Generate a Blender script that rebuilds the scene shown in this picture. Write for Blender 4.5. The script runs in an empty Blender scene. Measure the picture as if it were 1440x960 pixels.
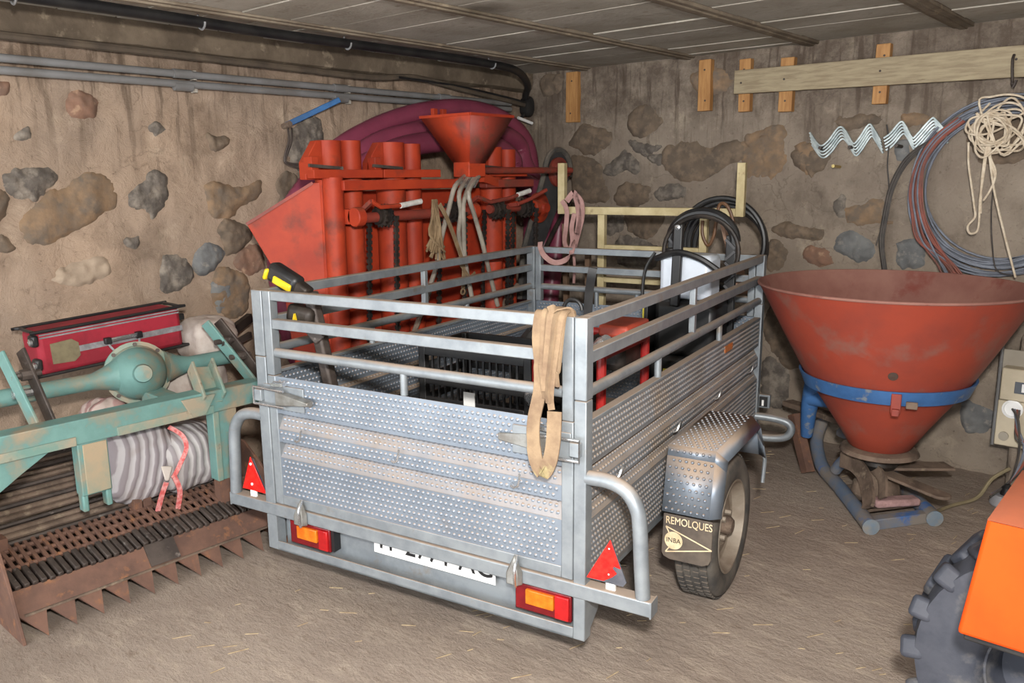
import bpy, math, random
from mathutils import Vector, Matrix, noise
random.seed(7)
scene = bpy.context.scene
COL = scene.collection
PI = math.pi
# ------------------------------------------------------------------ camera, world, light, exposure
CAM = Vector((3.95488, -4.74097, 1.56768))
FW = Vector((-0.64261321, 0.74025004, -0.1976819))
RT = Vector((0.75638781, 0.65405266, -0.00962298))
UP = Vector((-0.12217096, 0.15570803, 0.98021899))
FPX = 1152.387
cd = bpy.data.cameras.new('camera'); cam = bpy.data.objects.new('camera', cd); COL.objects.link(cam)
cam.matrix_world = Matrix(((RT.x, UP.x, -FW.x, CAM.x), (RT.y, UP.y, -FW.y, CAM.y), (RT.z, UP.z, -FW.z, CAM.z), (0, 0, 0, 1)))
cd.sensor_width = 36; cd.lens = FPX / 1440 * 36; cd.clip_start = 0.05; cd.clip_end = 60
scene.camera = cam
wd = bpy.data.worlds.new('world'); scene.world = wd; wd.use_nodes = True
wd.node_tree.nodes['Background'].inputs[0].default_value = (0.90, 0.95, 1.0, 1)
wd.node_tree.nodes['Background'].inputs[1].default_value = 5.0
# the photographer's flash, just above the lens
fl = bpy.data.lights.new('camera_flash', 'AREA'); fl.shape = 'DISK'; fl.size = 0.16; fl.energy = 150; fl.color = (1.0, 0.965, 0.92)
flo = bpy.data.objects.new('camera_flash', fl); COL.objects.link(flo)
flo.location = CAM + UP * 0.30 + RT * 0.06 - FW * 0.12
flo.rotation_euler = (FW + UP * 0.02).to_track_quat('-Z', 'Y').to_euler()
vs = scene.view_settings; vs.view_transform = 'Standard'; vs.look = 'None'; vs.gamma = 1; vs.use_curve_mapping = False
vs.exposure = 0.0

# ------------------------------------------------------------------ measuring helpers (pixel of the photo -> point on a real plane)
def ray(x, y): return FW + RT * ((x - 720) / FPX) - UP * ((y - 480) / FPX)
def onx(x, y, X): d = ray(x, y); return CAM + d * ((X - CAM.x) / d.x)
def ony(x, y, Y): d = ray(x, y); return CAM + d * ((Y - CAM.y) / d.y)
def onz(x, y, Z): d = ray(x, y); return CAM + d * ((Z - CAM.z) / d.z)
# ------------------------------------------------------------------ materials
def rgb(r, g, b):
    f = lambda c: (c / 255 / 12.92) if c / 255 <= .04045 else ((c / 255 + .055) / 1.055) ** 2.4
    return (f(r), f(g), f(b), 1)
MATS = {}
def mat(name, c1, c2=None, scale=6, rough=.6, metal=0, bump=0, bscale=40, lo=.4, hi=.62, c3=None, s3=25, lo3=.55, hi3=.68, dust=None, dlo=.55, dhi=.95, detail=6, stretch=None, spec=.5, trans=0, dmax=.85):
    if name in MATS: return MATS[name]
    m = bpy.data.materials.new(name); m.use_nodes = True; MATS[name] = m
    nt = m.node_tree; N = nt.nodes; L = nt.links; b = N['Principled BSDF']
    b.inputs['Roughness'].default_value = rough; b.inputs['Metallic'].default_value = metal
    b.inputs['Specular IOR Level'].default_value = spec
    if trans: b.inputs['Transmission Weight'].default_value = trans
    tc = N.new('ShaderNodeTexCoord'); co = tc.outputs['Object']
    if stretch:
        mp = N.new('ShaderNodeMapping'); mp.inputs['Scale'].default_value = stretch; L.new(co, mp.inputs['Vector']); co = mp.outputs['Vector']
    cur = None
    def layer(prev, col, sc, l, h, det=detail):
        n = N.new('ShaderNodeTexNoise'); n.inputs['Scale'].default_value = sc; n.inputs['Detail'].default_value = det; n.inputs['Roughness'].default_value = .62
        L.new(co, n.inputs['Vector'])
        r = N.new('ShaderNodeMapRange'); r.inputs['From Min'].default_value = l; r.inputs['From Max'].default_value = h; r.clamp = True
        L.new(n.outputs['Fac'], r.inputs['Value'])
        mx = N.new('ShaderNodeMix'); mx.data_type = 'RGBA'; L.new(r.outputs[0], mx.inputs['Factor'])
        if prev is None: mx.inputs['A'].default_value = c1
        else: L.new(prev, mx.inputs['A'])
        mx.inputs['B'].default_value = col
        return mx.outputs['Result']
    if c2: cur = layer(None, c2, scale, lo, hi)
    if c3: cur = layer(cur, c3, s3, lo3, hi3)
    if dust:
        g = N.new('ShaderNodeNewGeometry'); sx = N.new('ShaderNodeSeparateXYZ'); L.new(g.outputs['Normal'], sx.inputs[0])
        n = N.new('ShaderNodeTexNoise'); n.inputs['Scale'].default_value = 9; L.new(co, n.inputs['Vector'])
        ad = N.new('ShaderNodeMath'); ad.operation = 'MULTIPLY_ADD'; L.new(n.outputs['Fac'], ad.inputs[0]); ad.inputs[1].default_value = .5; L.new(sx.outputs['Z'], ad.inputs[2])
        r = N.new('ShaderNodeMapRange'); r.inputs['From Min'].default_value = dlo + .15; r.inputs['From Max'].default_value = dhi + .25; r.inputs['To Max'].default_value = dmax; L.new(ad.outputs[0], r.inputs['Value'])
        mx = N.new('ShaderNodeMix'); mx.data_type = 'RGBA'; L.new(r.outputs[0], mx.inputs['Factor'])
        if cur is None: mx.inputs['A'].default_value = c1
        else: L.new(cur, mx.inputs['A'])
        mx.inputs['B'].default_value = dust; cur = mx.outputs['Result']
        if metal:
            inv = N.new('ShaderNodeMapRange'); L.new(r.outputs[0], inv.inputs['Value']); inv.inputs['From Max'].default_value = max(dmax, .01)
            inv.inputs['To Min'].default_value = metal; inv.inputs['To Max'].default_value = 0; L.new(inv.outputs[0], b.inputs['Metallic'])
            iv = N.new('ShaderNodeMapRange'); L.new(r.outputs[0], iv.inputs['Value']); iv.inputs['From Max'].default_value = max(dmax, .01)
            iv.inputs['To Min'].default_value = rough; iv.inputs['To Max'].default_value = .9; L.new(iv.outputs[0], b.inputs['Roughness'])
    if cur is None: b.inputs['Base Color'].default_value = c1
    else: L.new(cur, b.inputs['Base Color'])
    if bump:
        n = N.new('ShaderNodeTexNoise'); n.inputs['Scale'].default_value = bscale; n.inputs['Detail'].default_value = 8; L.new(co, n.inputs['Vector'])
        bp = N.new('ShaderNodeBump'); bp.inputs['Strength'].default_value = 1; bp.inputs['Distance'].default_value = bump
        L.new(n.outputs['Fac'], bp.inputs['Height']); L.new(bp.outputs[0], b.inputs['Normal'])
    return m
DUST = rgb(150, 130, 112)
galv = mat('galvanised_steel', rgb(144, 150, 154), rgb(126, 132, 137), 10, .45, .4, .0006, 60, c3=rgb(128, 112, 92), s3=7, lo3=.62, hi3=.78, dust=rgb(152, 132, 114), dlo=.6, dhi=.95)
galv_plate = mat('dimpled_aluminium_sheet', rgb(140, 150, 162), rgb(126, 136, 148), 5, .38, .5, c3=rgb(140, 124, 106), s3=4, lo3=.62, hi3=.8, dust=rgb(152, 130, 108), dlo=.3, dhi=.75)
galv_side = mat('dusty_aluminium_sheet', rgb(140, 144, 150), rgb(128, 128, 128), 5, .5, .4, c3=rgb(138, 124, 108), s3=4, lo3=.56, hi3=.75, dust=rgb(152, 132, 112), dlo=.3, dhi=.7)
rubber = mat('tyre_rubber', rgb(62, 60, 58), rgb(96, 90, 82), 9, .85, 0, .0008, 80, dust=rgb(120, 108, 96))
blackp = mat('black_plastic', rgb(24, 24, 26), rgb(40, 39, 38), 8, .45, 0, .0003, 60)
blackm = mat('black_greasy_metal', rgb(32, 29, 28), rgb(58, 50, 44), 12, .55, .3, .0008, 60)
rimm = mat('dusty_wheel_rim', rgb(150, 140, 126), rgb(122, 108, 94), 7, .6, .2, .0006, 40)
redl = mat('red_lens', rgb(150, 20, 24), rgb(176, 28, 30), 18, .15, 0)
reddk = mat('dark_red_lens', rgb(96, 16, 22), rgb(116, 20, 26), 18, .2, 0)
redrefl = mat('red_reflector', rgb(214, 28, 26), rgb(232, 44, 36), 60, .2)
amber = mat('amber_lens', rgb(196, 92, 18), rgb(216, 118, 30), 22, .15)
whitep = mat('white_plate', rgb(238, 238, 236), rgb(226, 226, 224), 5, .4)
inkm = mat('black_ink', rgb(22, 22, 24), None, rough=.5)
red = mat('orange_red_paint', rgb(170, 60, 32), rgb(148, 48, 28), 4, .58, 0, .0006, 30, c3=rgb(104, 48, 36), s3=7, lo3=.54, hi3=.74, dust=rgb(140, 70, 50), dlo=.6, spec=.3)
red_dull = mat('worn_red_paint', rgb(142, 54, 40), rgb(112, 50, 40), 5, .6, 0, .001, 30, c3=rgb(86, 60, 48), s3=9, lo3=.56, hi3=.7)
red_spread = mat('faded_red_hopper_paint', rgb(156, 66, 48), rgb(136, 62, 50), 3.5, .55, 0, .0008, 30, c3=rgb(126, 98, 88), s3=5, lo3=.52, hi3=.74, detail=10)
red_in = mat('dusty_red_inside', rgb(128, 84, 74), rgb(142, 100, 88), 4, .75, 0, .0008, 30, c3=rgb(120, 58, 48), s3=6, lo3=.58, hi3=.7)
blue = mat('blue_paint', rgb(66, 108, 160), rgb(54, 92, 140), 7, .5, 0, .0006, 40, c3=rgb(122, 128, 136), s3=14, lo3=.6, hi3=.68)
bluedusty = mat('dusty_blue_paint', rgb(96, 112, 134), rgb(128, 120, 112), 6, .65, 0, .0008, 40, c3=rgb(62, 102, 160), s3=8, lo3=.58, hi3=.68)
teal = mat('turquoise_paint', rgb(104, 142, 136), rgb(88, 124, 119), 6, .6, 0, .001, 30, c3=rgb(146, 132, 110), s3=6, lo3=.5, hi3=.66)
teal_worn = mat('worn_turquoise_paint', rgb(152, 140, 120), rgb(104, 136, 126), 7, .65, 0, .001, 30, c3=rgb(96, 80, 64), s3=12, lo3=.62, hi3=.72)
rust = mat('rusty_iron', rgb(112, 82, 68), rgb(92, 68, 58), 9, .8, .1, .001, 50, c3=rgb(140, 96, 66), s3=22, lo3=.56, hi3=.7)
rust_pale = mat('earthy_iron', rgb(118, 100, 86), rgb(84, 70, 60), 9, .85, .05, .0015, 40, c3=rgb(140, 124, 106), s3=20, lo3=.55, hi3=.7)
rust_dark = mat('dark_worn_iron', rgb(84, 74, 68), rgb(62, 54, 50), 12, .6, .3, .0008, 60, c3=rgb(124, 116, 110), s3=24, lo3=.6, hi3=.72)
pvc = mat('grey_pvc', rgb(122, 122, 122), rgb(108, 106, 104), 5, .5, c3=rgb(128, 116, 100), s3=8, lo3=.62, hi3=.75)
wood_new = mat('fresh_pine', rgb(178, 132, 80), rgb(158, 112, 64), 7, .65, 0, .0005, 60, stretch=(6, 6, 1))
wood_old = mat('old_pale_plank', rgb(160, 146, 118), rgb(138, 123, 98), 7, .7, 0, .0006, 60, c3=rgb(112, 94, 70), s3=5, lo3=.64, hi3=.74, stretch=(1, 8, 8))
wood_yel = mat('yellowed_pine', rgb(194, 180, 140), rgb(172, 156, 116), 9, .7, 0, .0006, 60, c3=rgb(128, 108, 78), s3=16, lo3=.64, hi3=.75)
strapm = mat('beige_webbing', rgb(142, 120, 94), rgb(114, 92, 72), 11, .85, 0, .001, 160, c3=rgb(160, 148, 106), s3=6, lo3=.58, hi3=.66)
pinkm = mat('faded_pink_webbing', rgb(176, 138, 132), rgb(150, 114, 108), 9, .85, 0, .001, 160)
ropem = mat('white_rope', rgb(214, 200, 178), rgb(190, 172, 148), 30, .85, 0, .0008, 260)
orange = mat('bright_orange_paint', rgb(196, 70, 14), rgb(184, 62, 12), 4, .75, 0, .0004, 30, spec=.15, c3=rgb(188, 78, 34), s3=7, lo3=.64, hi3=.74)
orange_top = mat('dusty_orange_paint', rgb(168, 92, 62), rgb(150, 86, 62), 5, .7)
navy = mat('worn_blue_black_rubber', rgb(40, 44, 54), rgb(60, 62, 70), 7, .7, 0, .002, 30, c3=rgb(100, 97, 94), s3=10, lo3=.56, hi3=.74)
beige_box = mat('cream_plastic', rgb(196, 184, 160), rgb(180, 168, 144), 5, .5)
chrome = mat('bright_steel', rgb(206, 208, 210), rgb(178, 180, 182), 20, .25, .85)
# ------------------------------------------------------------------ mesh builder
def basis(d, up=Vector((0, 0, 1))):
    d = d.normalized()
    if abs(d.dot(up)) > .98: up = Vector((0, 1, 0)) if abs(d.y) < .9 else Vector((1, 0, 0))
    s = d.cross(up).normalized(); u = s.cross(d).normalized()
    return s, u
class MB:
    def __init__(s): s.v = []; s.f = []
    def add(s, vs, fs):
        o = len(s.v); s.v += [Vector(p) for p in vs]; s.f += [tuple(i + o for i in f) for f in fs]; return s
    def box(s, c, size, R=None):
        c = Vector(c); h = Vector(size) / 2
        P = [Vector((sx * h.x, sy * h.y, sz * h.z)) for sx in (-1, 1) for sy in (-1, 1) for sz in (-1, 1)]
        if R: P = [R @ p for p in P]
        return s.add([c + p for p in P], [(0, 1, 3, 2), (4, 6, 7, 5), (0, 4, 5, 1), (2, 3, 7, 6), (0, 2, 6, 4), (1, 5, 7, 3)])
    def bb(s, x0, x1, y0, y1, z0, z1): return s.box(((x0 + x1) / 2, (y0 + y1) / 2, (z0 + z1) / 2), (x1 - x0, y1 - y0, z1 - z0))
    def bar(s, a, b, w, h, up=(0, 0, 1)):
        a = Vector(a); b = Vector(b); sd, u = basis(b - a, Vector(up))
        P = []
        for q in (a, b):
            for i, j in ((-1, -1), (1, -1), (1, 1), (-1, 1)): P.append(q + sd * (i * w / 2) + u * (j * h / 2))
        return s.add(P, [(3, 2, 1, 0), (4, 5, 6, 7), (0, 1, 5, 4), (1, 2, 6, 5), (2, 3, 7, 6), (3, 0, 4, 7)])
    def tube(s, pts, r, n=10, closed=False, caps=True, flat=1.0):
        P = [Vector(p) for p in pts]; k = len(P); rr = r if isinstance(r, (list, tuple)) else [r] * k
        if len(rr) != k: rr = [rr[min(int(i / (k - 1) * (len(rr) - 1)), len(rr) - 2)] * (1 - (i / (k - 1) * (len(rr) - 1)) + min(int(i / (k - 1) * (len(rr) - 1)), len(rr) - 2)) + rr[min(int(i / (k - 1) * (len(rr) - 1)), len(rr) - 2) + 1] * ((i / (k - 1) * (len(rr) - 1)) - min(int(i / (k - 1) * (len(rr) - 1)), len(rr) - 2)) for i in range(k)]
        T = []
        for i in range(k):
            a = P[(i - 1) % k] if (closed or i > 0) else P[i]; b = P[(i + 1) % k] if (closed or i < k - 1) else P[i]
            d = b - a; T.append(d.normalized() if d.length > 1e-9 else Vector((0, 0, 1)))
        sd, u = basis(T[0]); V = []
        for i in range(k):
            if i:
                sd = sd - T[i] * sd.dot(T[i])
                if sd.length < 1e-6: sd, _ = basis(T[i])
                sd.normalize()
            u = sd.cross(T[i]).normalized()
            for j in range(n):
                a = 2 * PI * j / n; V.append(P[i] + sd * (math.cos(a) * rr[i]) + u * (math.sin(a) * rr[i] * flat))
        F = []
        for i in range(k if closed else k - 1):
            for j in range(n):
                a = i * n + j; b = i * n + (j + 1) % n; i2 = (i + 1) % k; F.append((a, b, i2 * n + (j + 1) % n, i2 * n + j))
        if caps and not closed: F.append(tuple(range(n - 1, -1, -1))); F.append(tuple((k - 1) * n + j for j in range(n)))
        return s.add(V, F)
    def cyl(s, a, b, r, n=16, r2=None): return s.tube([a, b], [r, r if r2 is None else r2], n)
    def lathe(s, prof, n, M=None, closed=False):
        M = M or Matrix(); V = []; k = len(prof); F = []
        for r, z in prof:
            for j in range(n): a = 2 * PI * j / n; V.append(M @ Vector((r * math.cos(a), r * math.sin(a), z)))
        for i in range(k if closed else k - 1):
            i2 = (i + 1) % k
            for j in range(n): F.append((i * n + j, i * n + (j + 1) % n, i2 * n + (j + 1) % n, i2 * n + j))
        if not closed:
            if prof[0][0] > 1e-5: F.append(tuple(range(n - 1, -1, -1)))
            if prof[-1][0] > 1e-5: F.append(tuple((k - 1) * n + j for j in range(n)))
        return s.add(V, F)
    def prism(s, poly, t, M=None):
        M = M or Matrix(); n = len(poly)
        V = [M @ Vector((x, y, 0)) for x, y in poly] + [M @ Vector((x, y, t)) for x, y in poly]
        F = [tuple(range(n - 1, -1, -1)), tuple(range(n, 2 * n))] + [(i, (i + 1) % n, n + (i + 1) % n, n + i) for i in range(n)]
        return s.add(V, F)
    def ribbon(s, pts, wdirs, w, t):
        P = [Vector(p) for p in pts]; k = len(P); V = []; F = []
        ww = w if isinstance(w, (list, tuple)) else [w] * k
        wd_ = wdirs if isinstance(wdirs, list) else [wdirs] * k
        for i in range(k):
            T = (P[min(i + 1, k - 1)] - P[max(i - 1, 0)]).normalized(); wv = Vector(wd_[min(i, len(wd_) - 1)]); wv = (wv - T * wv.dot(T)).normalized(); nn = T.cross(wv).normalized()
            for a, b in ((-1, -1), (1, -1), (1, 1), (-1, 1)): V.append(P[i] + wv * (a * ww[min(i, len(ww) - 1)] / 2) + nn * (b * t / 2))
        for i in range(k - 1):
            for j in range(4): F.append((i * 4 + j, i * 4 + (j + 1) % 4, i * 4 + 4 + (j + 1) % 4, i * 4 + 4 + j))
        F += [(3, 2, 1, 0), tuple((k - 1) * 4 + j for j in range(4))]
        return s.add(V, F)
    def build(s, name, m, parent=None, bevel=0, smooth=True, ang=.6):
        me = bpy.data.meshes.new(name)
        V = s.v
        R = ROOTM.get(parent.name) if parent else None
        if R is not None: V = [R @ p for p in V]
        me.from_pydata([tuple(p) for p in V], [], s.f); me.update()
        o = link(name, me, m, parent)
        if smooth:
            me.polygons.foreach_set('use_smooth', [True] * len(me.polygons)); me.set_sharp_from_angle(angle=ang)
        if bevel:
            md = o.modifiers.new('bevel', 'BEVEL'); md.width = bevel; md.segments = 2; md.limit_method = 'ANGLE'; md.angle_limit = .7
        return o
ROOTM = {}
def link(name, me, m, parent=None):
    if m and not me.materials: me.materials.append(m)
    o = bpy.data.objects.new(name, me); COL.objects.link(o)
    if parent:
        o.parent = parent
        if parent.name in ROOTM: ROOTM[o.name] = ROOTM[parent.name]
    return o
def tag(o, label=None, cat=None, group=None, kind=None):
    if label: o['label'] = label
    if cat: o['category'] = cat
    if group: o['group'] = group
    if kind: o['kind'] = kind
    return o
def thing(name, label, cat, loc=(0, 0, 0), rz=0, group=None, world=True):
    o = bpy.data.objects.new(name, None); COL.objects.link(o); o.location = loc; o.rotation_euler = (0, 0, rz); o.empty_display_size = .1
    if world: ROOTM[o.name] = (Matrix.Translation(loc) @ Matrix.Rotation(rz, 4, 'Z')).inverted()
    return tag(o, label, cat, group)
def copy_part(o, parent, name=None, loc=None):
    c = o.copy(); COL.objects.link(c); c.parent = parent
    if loc is not None: c.location = loc
    return c
def arc(c, r, a0, a1, n, U, V):
    c = Vector(c); U = Vector(U); V = Vector(V)
    return [c + U * (r * math.cos(a0 + (a1 - a0) * i / n)) + V * (r * math.sin(a0 + (a1 - a0) * i / n)) for i in range(n + 1)]
def smooth_path(P, n=6, closed=False):
    P = [Vector(p) for p in P]; k = len(P); out = []
    for i in range(k if closed else k - 1):
        p0 = P[(i - 1) % k] if (closed or i > 0) else P[i]; p1 = P[i]; p2 = P[(i + 1) % k]; p3 = P[(i + 2) % k] if (closed or i + 2 < k) else p2
        for j in range(n):
            t = j / n; out.append(.5 * ((2 * p1) + (p2 - p0) * t + (2 * p0 - 5 * p1 + 4 * p2 - p3) * t * t + (3 * p1 - p0 - 3 * p2 + p3) * t ** 3))
    if not closed: out.append(P[-1])
    return out
def text_mesh(body, size, M, extrude=.001, sx=1.0):
    cu = bpy.data.curves.new('t', 'FONT'); cu.body = body; cu.size = size; cu.extrude = extrude; cu.align_x = 'CENTER'; cu.align_y = 'CENTER'
    o = bpy.data.objects.new('t', cu); COL.objects.link(o); bpy.context.view_layer.update()
    me = bpy.data.meshes.new_from_object(o.evaluated_get(bpy.context.evaluated_depsgraph_get()))
    bpy.data.objects.remove(o); bpy.data.curves.remove(cu)
    me.transform(M @ Matrix.Diagonal((sx, 1, 1, 1))); me.materials.clear()
    return me
def frame_m(o, ux, uy):
    ux = Vector(ux).normalized(); uy = Vector(uy).normalized(); uz = ux.cross(uy)
    return Matrix(((ux.x, uy.x, uz.x, o[0]), (ux.y, uy.y, uz.y, o[1]), (ux.z, uy.z, uz.z, o[2]), (0, 0, 0, 1)))
def fbm(p, s, seed=0): return noise.fractal(Vector((p[0] * s + seed, p[1] * s + seed * 1.7, p[2] * s)), 1.0, 2.0, 4)
# ------------------------------------------------------------------ the room
def wall_mat(name, base, base2, pale, stain, ruin):
    m = bpy.data.materials.new(name); m.use_nodes = True; nt = m.node_tree; N = nt.nodes; L = nt.links; b = N['Principled BSDF']
    b.inputs['Roughness'].default_value = .92; b.inputs['Specular IOR Level'].default_value = .2
    co = N.new('ShaderNodeTexCoord').outputs['Object']
    def nz(scale, det=8, rg=.6, vec=co, dist=0):
        n = N.new('ShaderNodeTexNoise'); n.inputs['Scale'].default_value = scale; n.inputs['Detail'].default_value = det; n.inputs['Roughness'].default_value = rg; n.inputs['Distortion'].default_value = dist; L.new(vec, n.inputs['Vector']); return n.outputs['Fac']
    def rng(v, lo, hi, a=0, c=1):
        r = N.new('ShaderNodeMapRange'); r.inputs['From Min'].default_value = lo; r.inputs['From Max'].default_value = hi; r.inputs['To Min'].default_value = a; r.inputs['To Max'].default_value = c; L.new(v, r.inputs['Value']); return r.outputs[0]
    def mix(f, A, B):
        x = N.new('ShaderNodeMix'); x.data_type = 'RGBA'; L.new(f, x.inputs['Factor'])
        if isinstance(A, tuple): x.inputs['A'].default_value = A
        else: L.new(A, x.inputs['A'])
        x.inputs['B'].default_value = B; return x.outputs['Result']
    def mul(a, c):
        x = N.new('ShaderNodeMath'); x.operation = 'MULTIPLY'; L.new(a, x.inputs[0])
        if isinstance(c, (int, float)): x.inputs[1].default_value = c
        else: L.new(c, x.inputs[1])
        return x.outputs[0]
    c = mix(rng(nz(1.7), .38, .62), base, base2)
    c = mix(rng(nz(4.5, 10, .7), .56, .70, 0, .8), c, pale)
    sep = N.new('ShaderNodeSeparateXYZ'); L.new(co, sep.inputs[0])
    mp = N.new('ShaderNodeMapping'); mp.inputs['Scale'].default_value = (9, 9, .7); L.new(co, mp.inputs['Vector'])
    drip = mul(rng(nz(2.2, 5, .6, mp.outputs['Vector']), .52, .63), rng(sep.outputs['Z'], 1.5, 2.05))
    c = mix(mul(drip, .9), c, stain)
    band = mul(rng(sep.outputs['Z'], ruin[0], ruin[1]), rng(nz(6, 10, .75), .36, .58))
    c = mix(mul(band, .8), c, stain)
    c = mix(rng(nz(38, 6, .7), .60, .72, 0, .7), c, stain)
    c = mix(mul(rng(nz(2.6, 9, .7), .52, .70), .6), c, stain)
    vo = N.new('ShaderNodeTexVoronoi'); vo.feature = 'DISTANCE_TO_EDGE'; vo.inputs['Scale'].default_value = 3.4
    wv = N.new('ShaderNodeTexNoise'); wv.inputs['Scale'].default_value = 5; wv.inputs['Detail'].default_value = 6; L.new(co, wv.inputs['Vector'])
    vm = N.new('ShaderNodeVectorMath'); vm.operation = 'MULTIPLY_ADD'; L.new(wv.outputs['Color'], vm.inputs[0]); vm.inputs[1].default_value = (.35, .35, .35); L.new(co, vm.inputs[2]); L.new(vm.outputs[0], vo.inputs['Vector'])
    c = mix(mul(mul(rng(vo.outputs['Distance'], .0, .02, 1, 0), rng(nz(1.9, 4), .47, .6)), .4), c, stain)
    L.new(c, b.inputs['Base Color'])
    bp = N.new('ShaderNodeBump'); bp.inputs['Distance'].default_value = .004; L.new(nz(34, 10, .7), bp.inputs['Height'])
    bp2 = N.new('ShaderNodeBump'); bp2.inputs['Distance'].default_value = .007; L.new(rng(nz(7, 10, .75, dist=.6), .3, .7), bp2.inputs['Height']); L.new(bp.outputs[0], bp2.inputs['Normal'])
    L.new(bp2.outputs[0], b.inputs['Normal'])
    return m
wm_left = wall_mat('tan_lime_plaster', rgb(174, 151, 130), rgb(156, 137, 120), rgb(190, 170, 148), rgb(104, 88, 74), (1.98, 2.16))
wm_back = wall_mat('grey_lime_plaster', rgb(156, 143, 128), rgb(136, 123, 110), rgb(184, 169, 148), rgb(88, 76, 66), (1.75, 2.0))
stone_m = [mat('ochre_stone', rgb(124, 102, 80), rgb(106, 94, 82), 11, .9, 0, .004, 30, c3=rgb(140, 114, 88), s3=14, lo3=.47, hi3=.66, detail=10),
           mat('dark_basalt_stone', rgb(104, 96, 88), rgb(82, 75, 69), 12, .9, 0, .006, 26, c3=rgb(138, 128, 116), s3=14, lo3=.47, hi3=.66, detail=10),
           mat('brown_stone', rgb(108, 93, 78), rgb(90, 79, 68), 9, .9, 0, .004, 30, c3=rgb(126, 108, 90), s3=14, lo3=.47, hi3=.66, detail=10),
           mat('blue_grey_stone', rgb(118, 118, 116), rgb(98, 98, 98), 8, .9, 0, .003, 30, c3=rgb(140, 134, 126), s3=20, lo3=.56, hi3=.68),
           mat('reddish_stone', rgb(130, 98, 80), rgb(112, 90, 77), 11, .9, 0, .004, 30, c3=rgb(160, 130, 106), s3=18, lo3=.56, hi3=.66),
           mat('pale_stone', rgb(166, 148, 128), rgb(146, 129, 111), 9, .9, 0, .004, 30)]
def sc(poly, s, ox, oy): return [(x / s + ox, y / s + oy) for x, y in poly]
S = 3.6
LST = [(1, sc([(0, 190), (30, 150), (110, 130), (200, 125), (300, 150), (290, 200), (250, 240), (150, 300), (60, 280), (20, 230)], S, 0, 200)),
       (0, sc([(90, 420), (160, 310), (250, 250), (350, 230), (400, 170), (520, 150), (590, 220), (605, 300), (560, 350), (450, 420), (350, 480), (250, 525), (170, 540), (110, 480)], S, 0, 200)),
       (1, sc([(640, 270), (700, 220), (750, 150), (820, 150), (865, 200), (860, 280), (820, 350), (780, 400), (720, 350), (660, 310)], S, 0, 200)),
       (0, sc([(1040, 220), (1120, 205), (1200, 225), (1280, 210), (1330, 200), (1310, 270), (1230, 330), (1110, 390), (1060, 340)], S, 0, 200)),
       (2, sc([(1110, 420), (1160, 390), (1250, 420), (1280, 480), (1230, 540), (1150, 570), (1120, 500)], S, 0, 200)),
       (1, sc([(820, 570), (900, 565), (975, 610), (980, 690), (930, 750), (860, 770), (810, 740)], S, 0, 200)),
       (3, sc([(990, 580), (1060, 510), (1120, 530), (1125, 590), (1080, 640), (1030, 655), (990, 630)], S, 0, 200)),
       (0, sc([(1080, 720), (1110, 640), (1200, 640), (1260, 700), (1255, 850), (1180, 900), (1120, 870), (1070, 800)], S, 0, 200)),
       (2, sc([(-60, 240), (40, 270), (20, 350), (-20, 410), (-60, 390)], S, 0, 200)),
       (4, sc([(1190, 600), (1230, 550), (1300, 520), (1350, 620), (1290, 690), (1210, 640)], S, 0, 200)),
       (1, sc([(625, 500), (680, 480), (710, 460), (700, 540), (650, 535)], S, 0, 200)),
       (4, sc([(320, 470), (350, 430), (400, 440), (470, 490), (470, 560), (400, 580), (320, 545)], 3.43, 0, 0)),
       (1, sc([(80, 670), (90, 630), (150, 605), (160, 670)], 3.43, 0, 0)),
       (1, sc([(720, 600), (760, 590), (820, 635), (750, 660)], 3.43, 0, 0)),
       (2, sc([(1000, 640), (1050, 660), (1120, 675), (1040, 740)], 3.43, 0, 0)),
       (4, sc([(-40, 390), (50, 390), (40, 450), (-40, 470)], 3.43, 0, 0)),
       (1, [(405, 190), (425, 168), (452, 168), (455, 230), (420, 240), (402, 225)]),
       (5, [(72, 395), (100, 370), (145, 362), (160, 380), (130, 400)]),
       (2, [(0, 330), (14, 334), (20, 352), (4, 358), (-12, 350)]),
       (3, [(300, 400), (318, 392), (330, 410), (322, 440), (304, 438)]),
       (2, [(385, 262), (400, 240), (420, 250), (415, 280), (395, 290)])]
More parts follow.
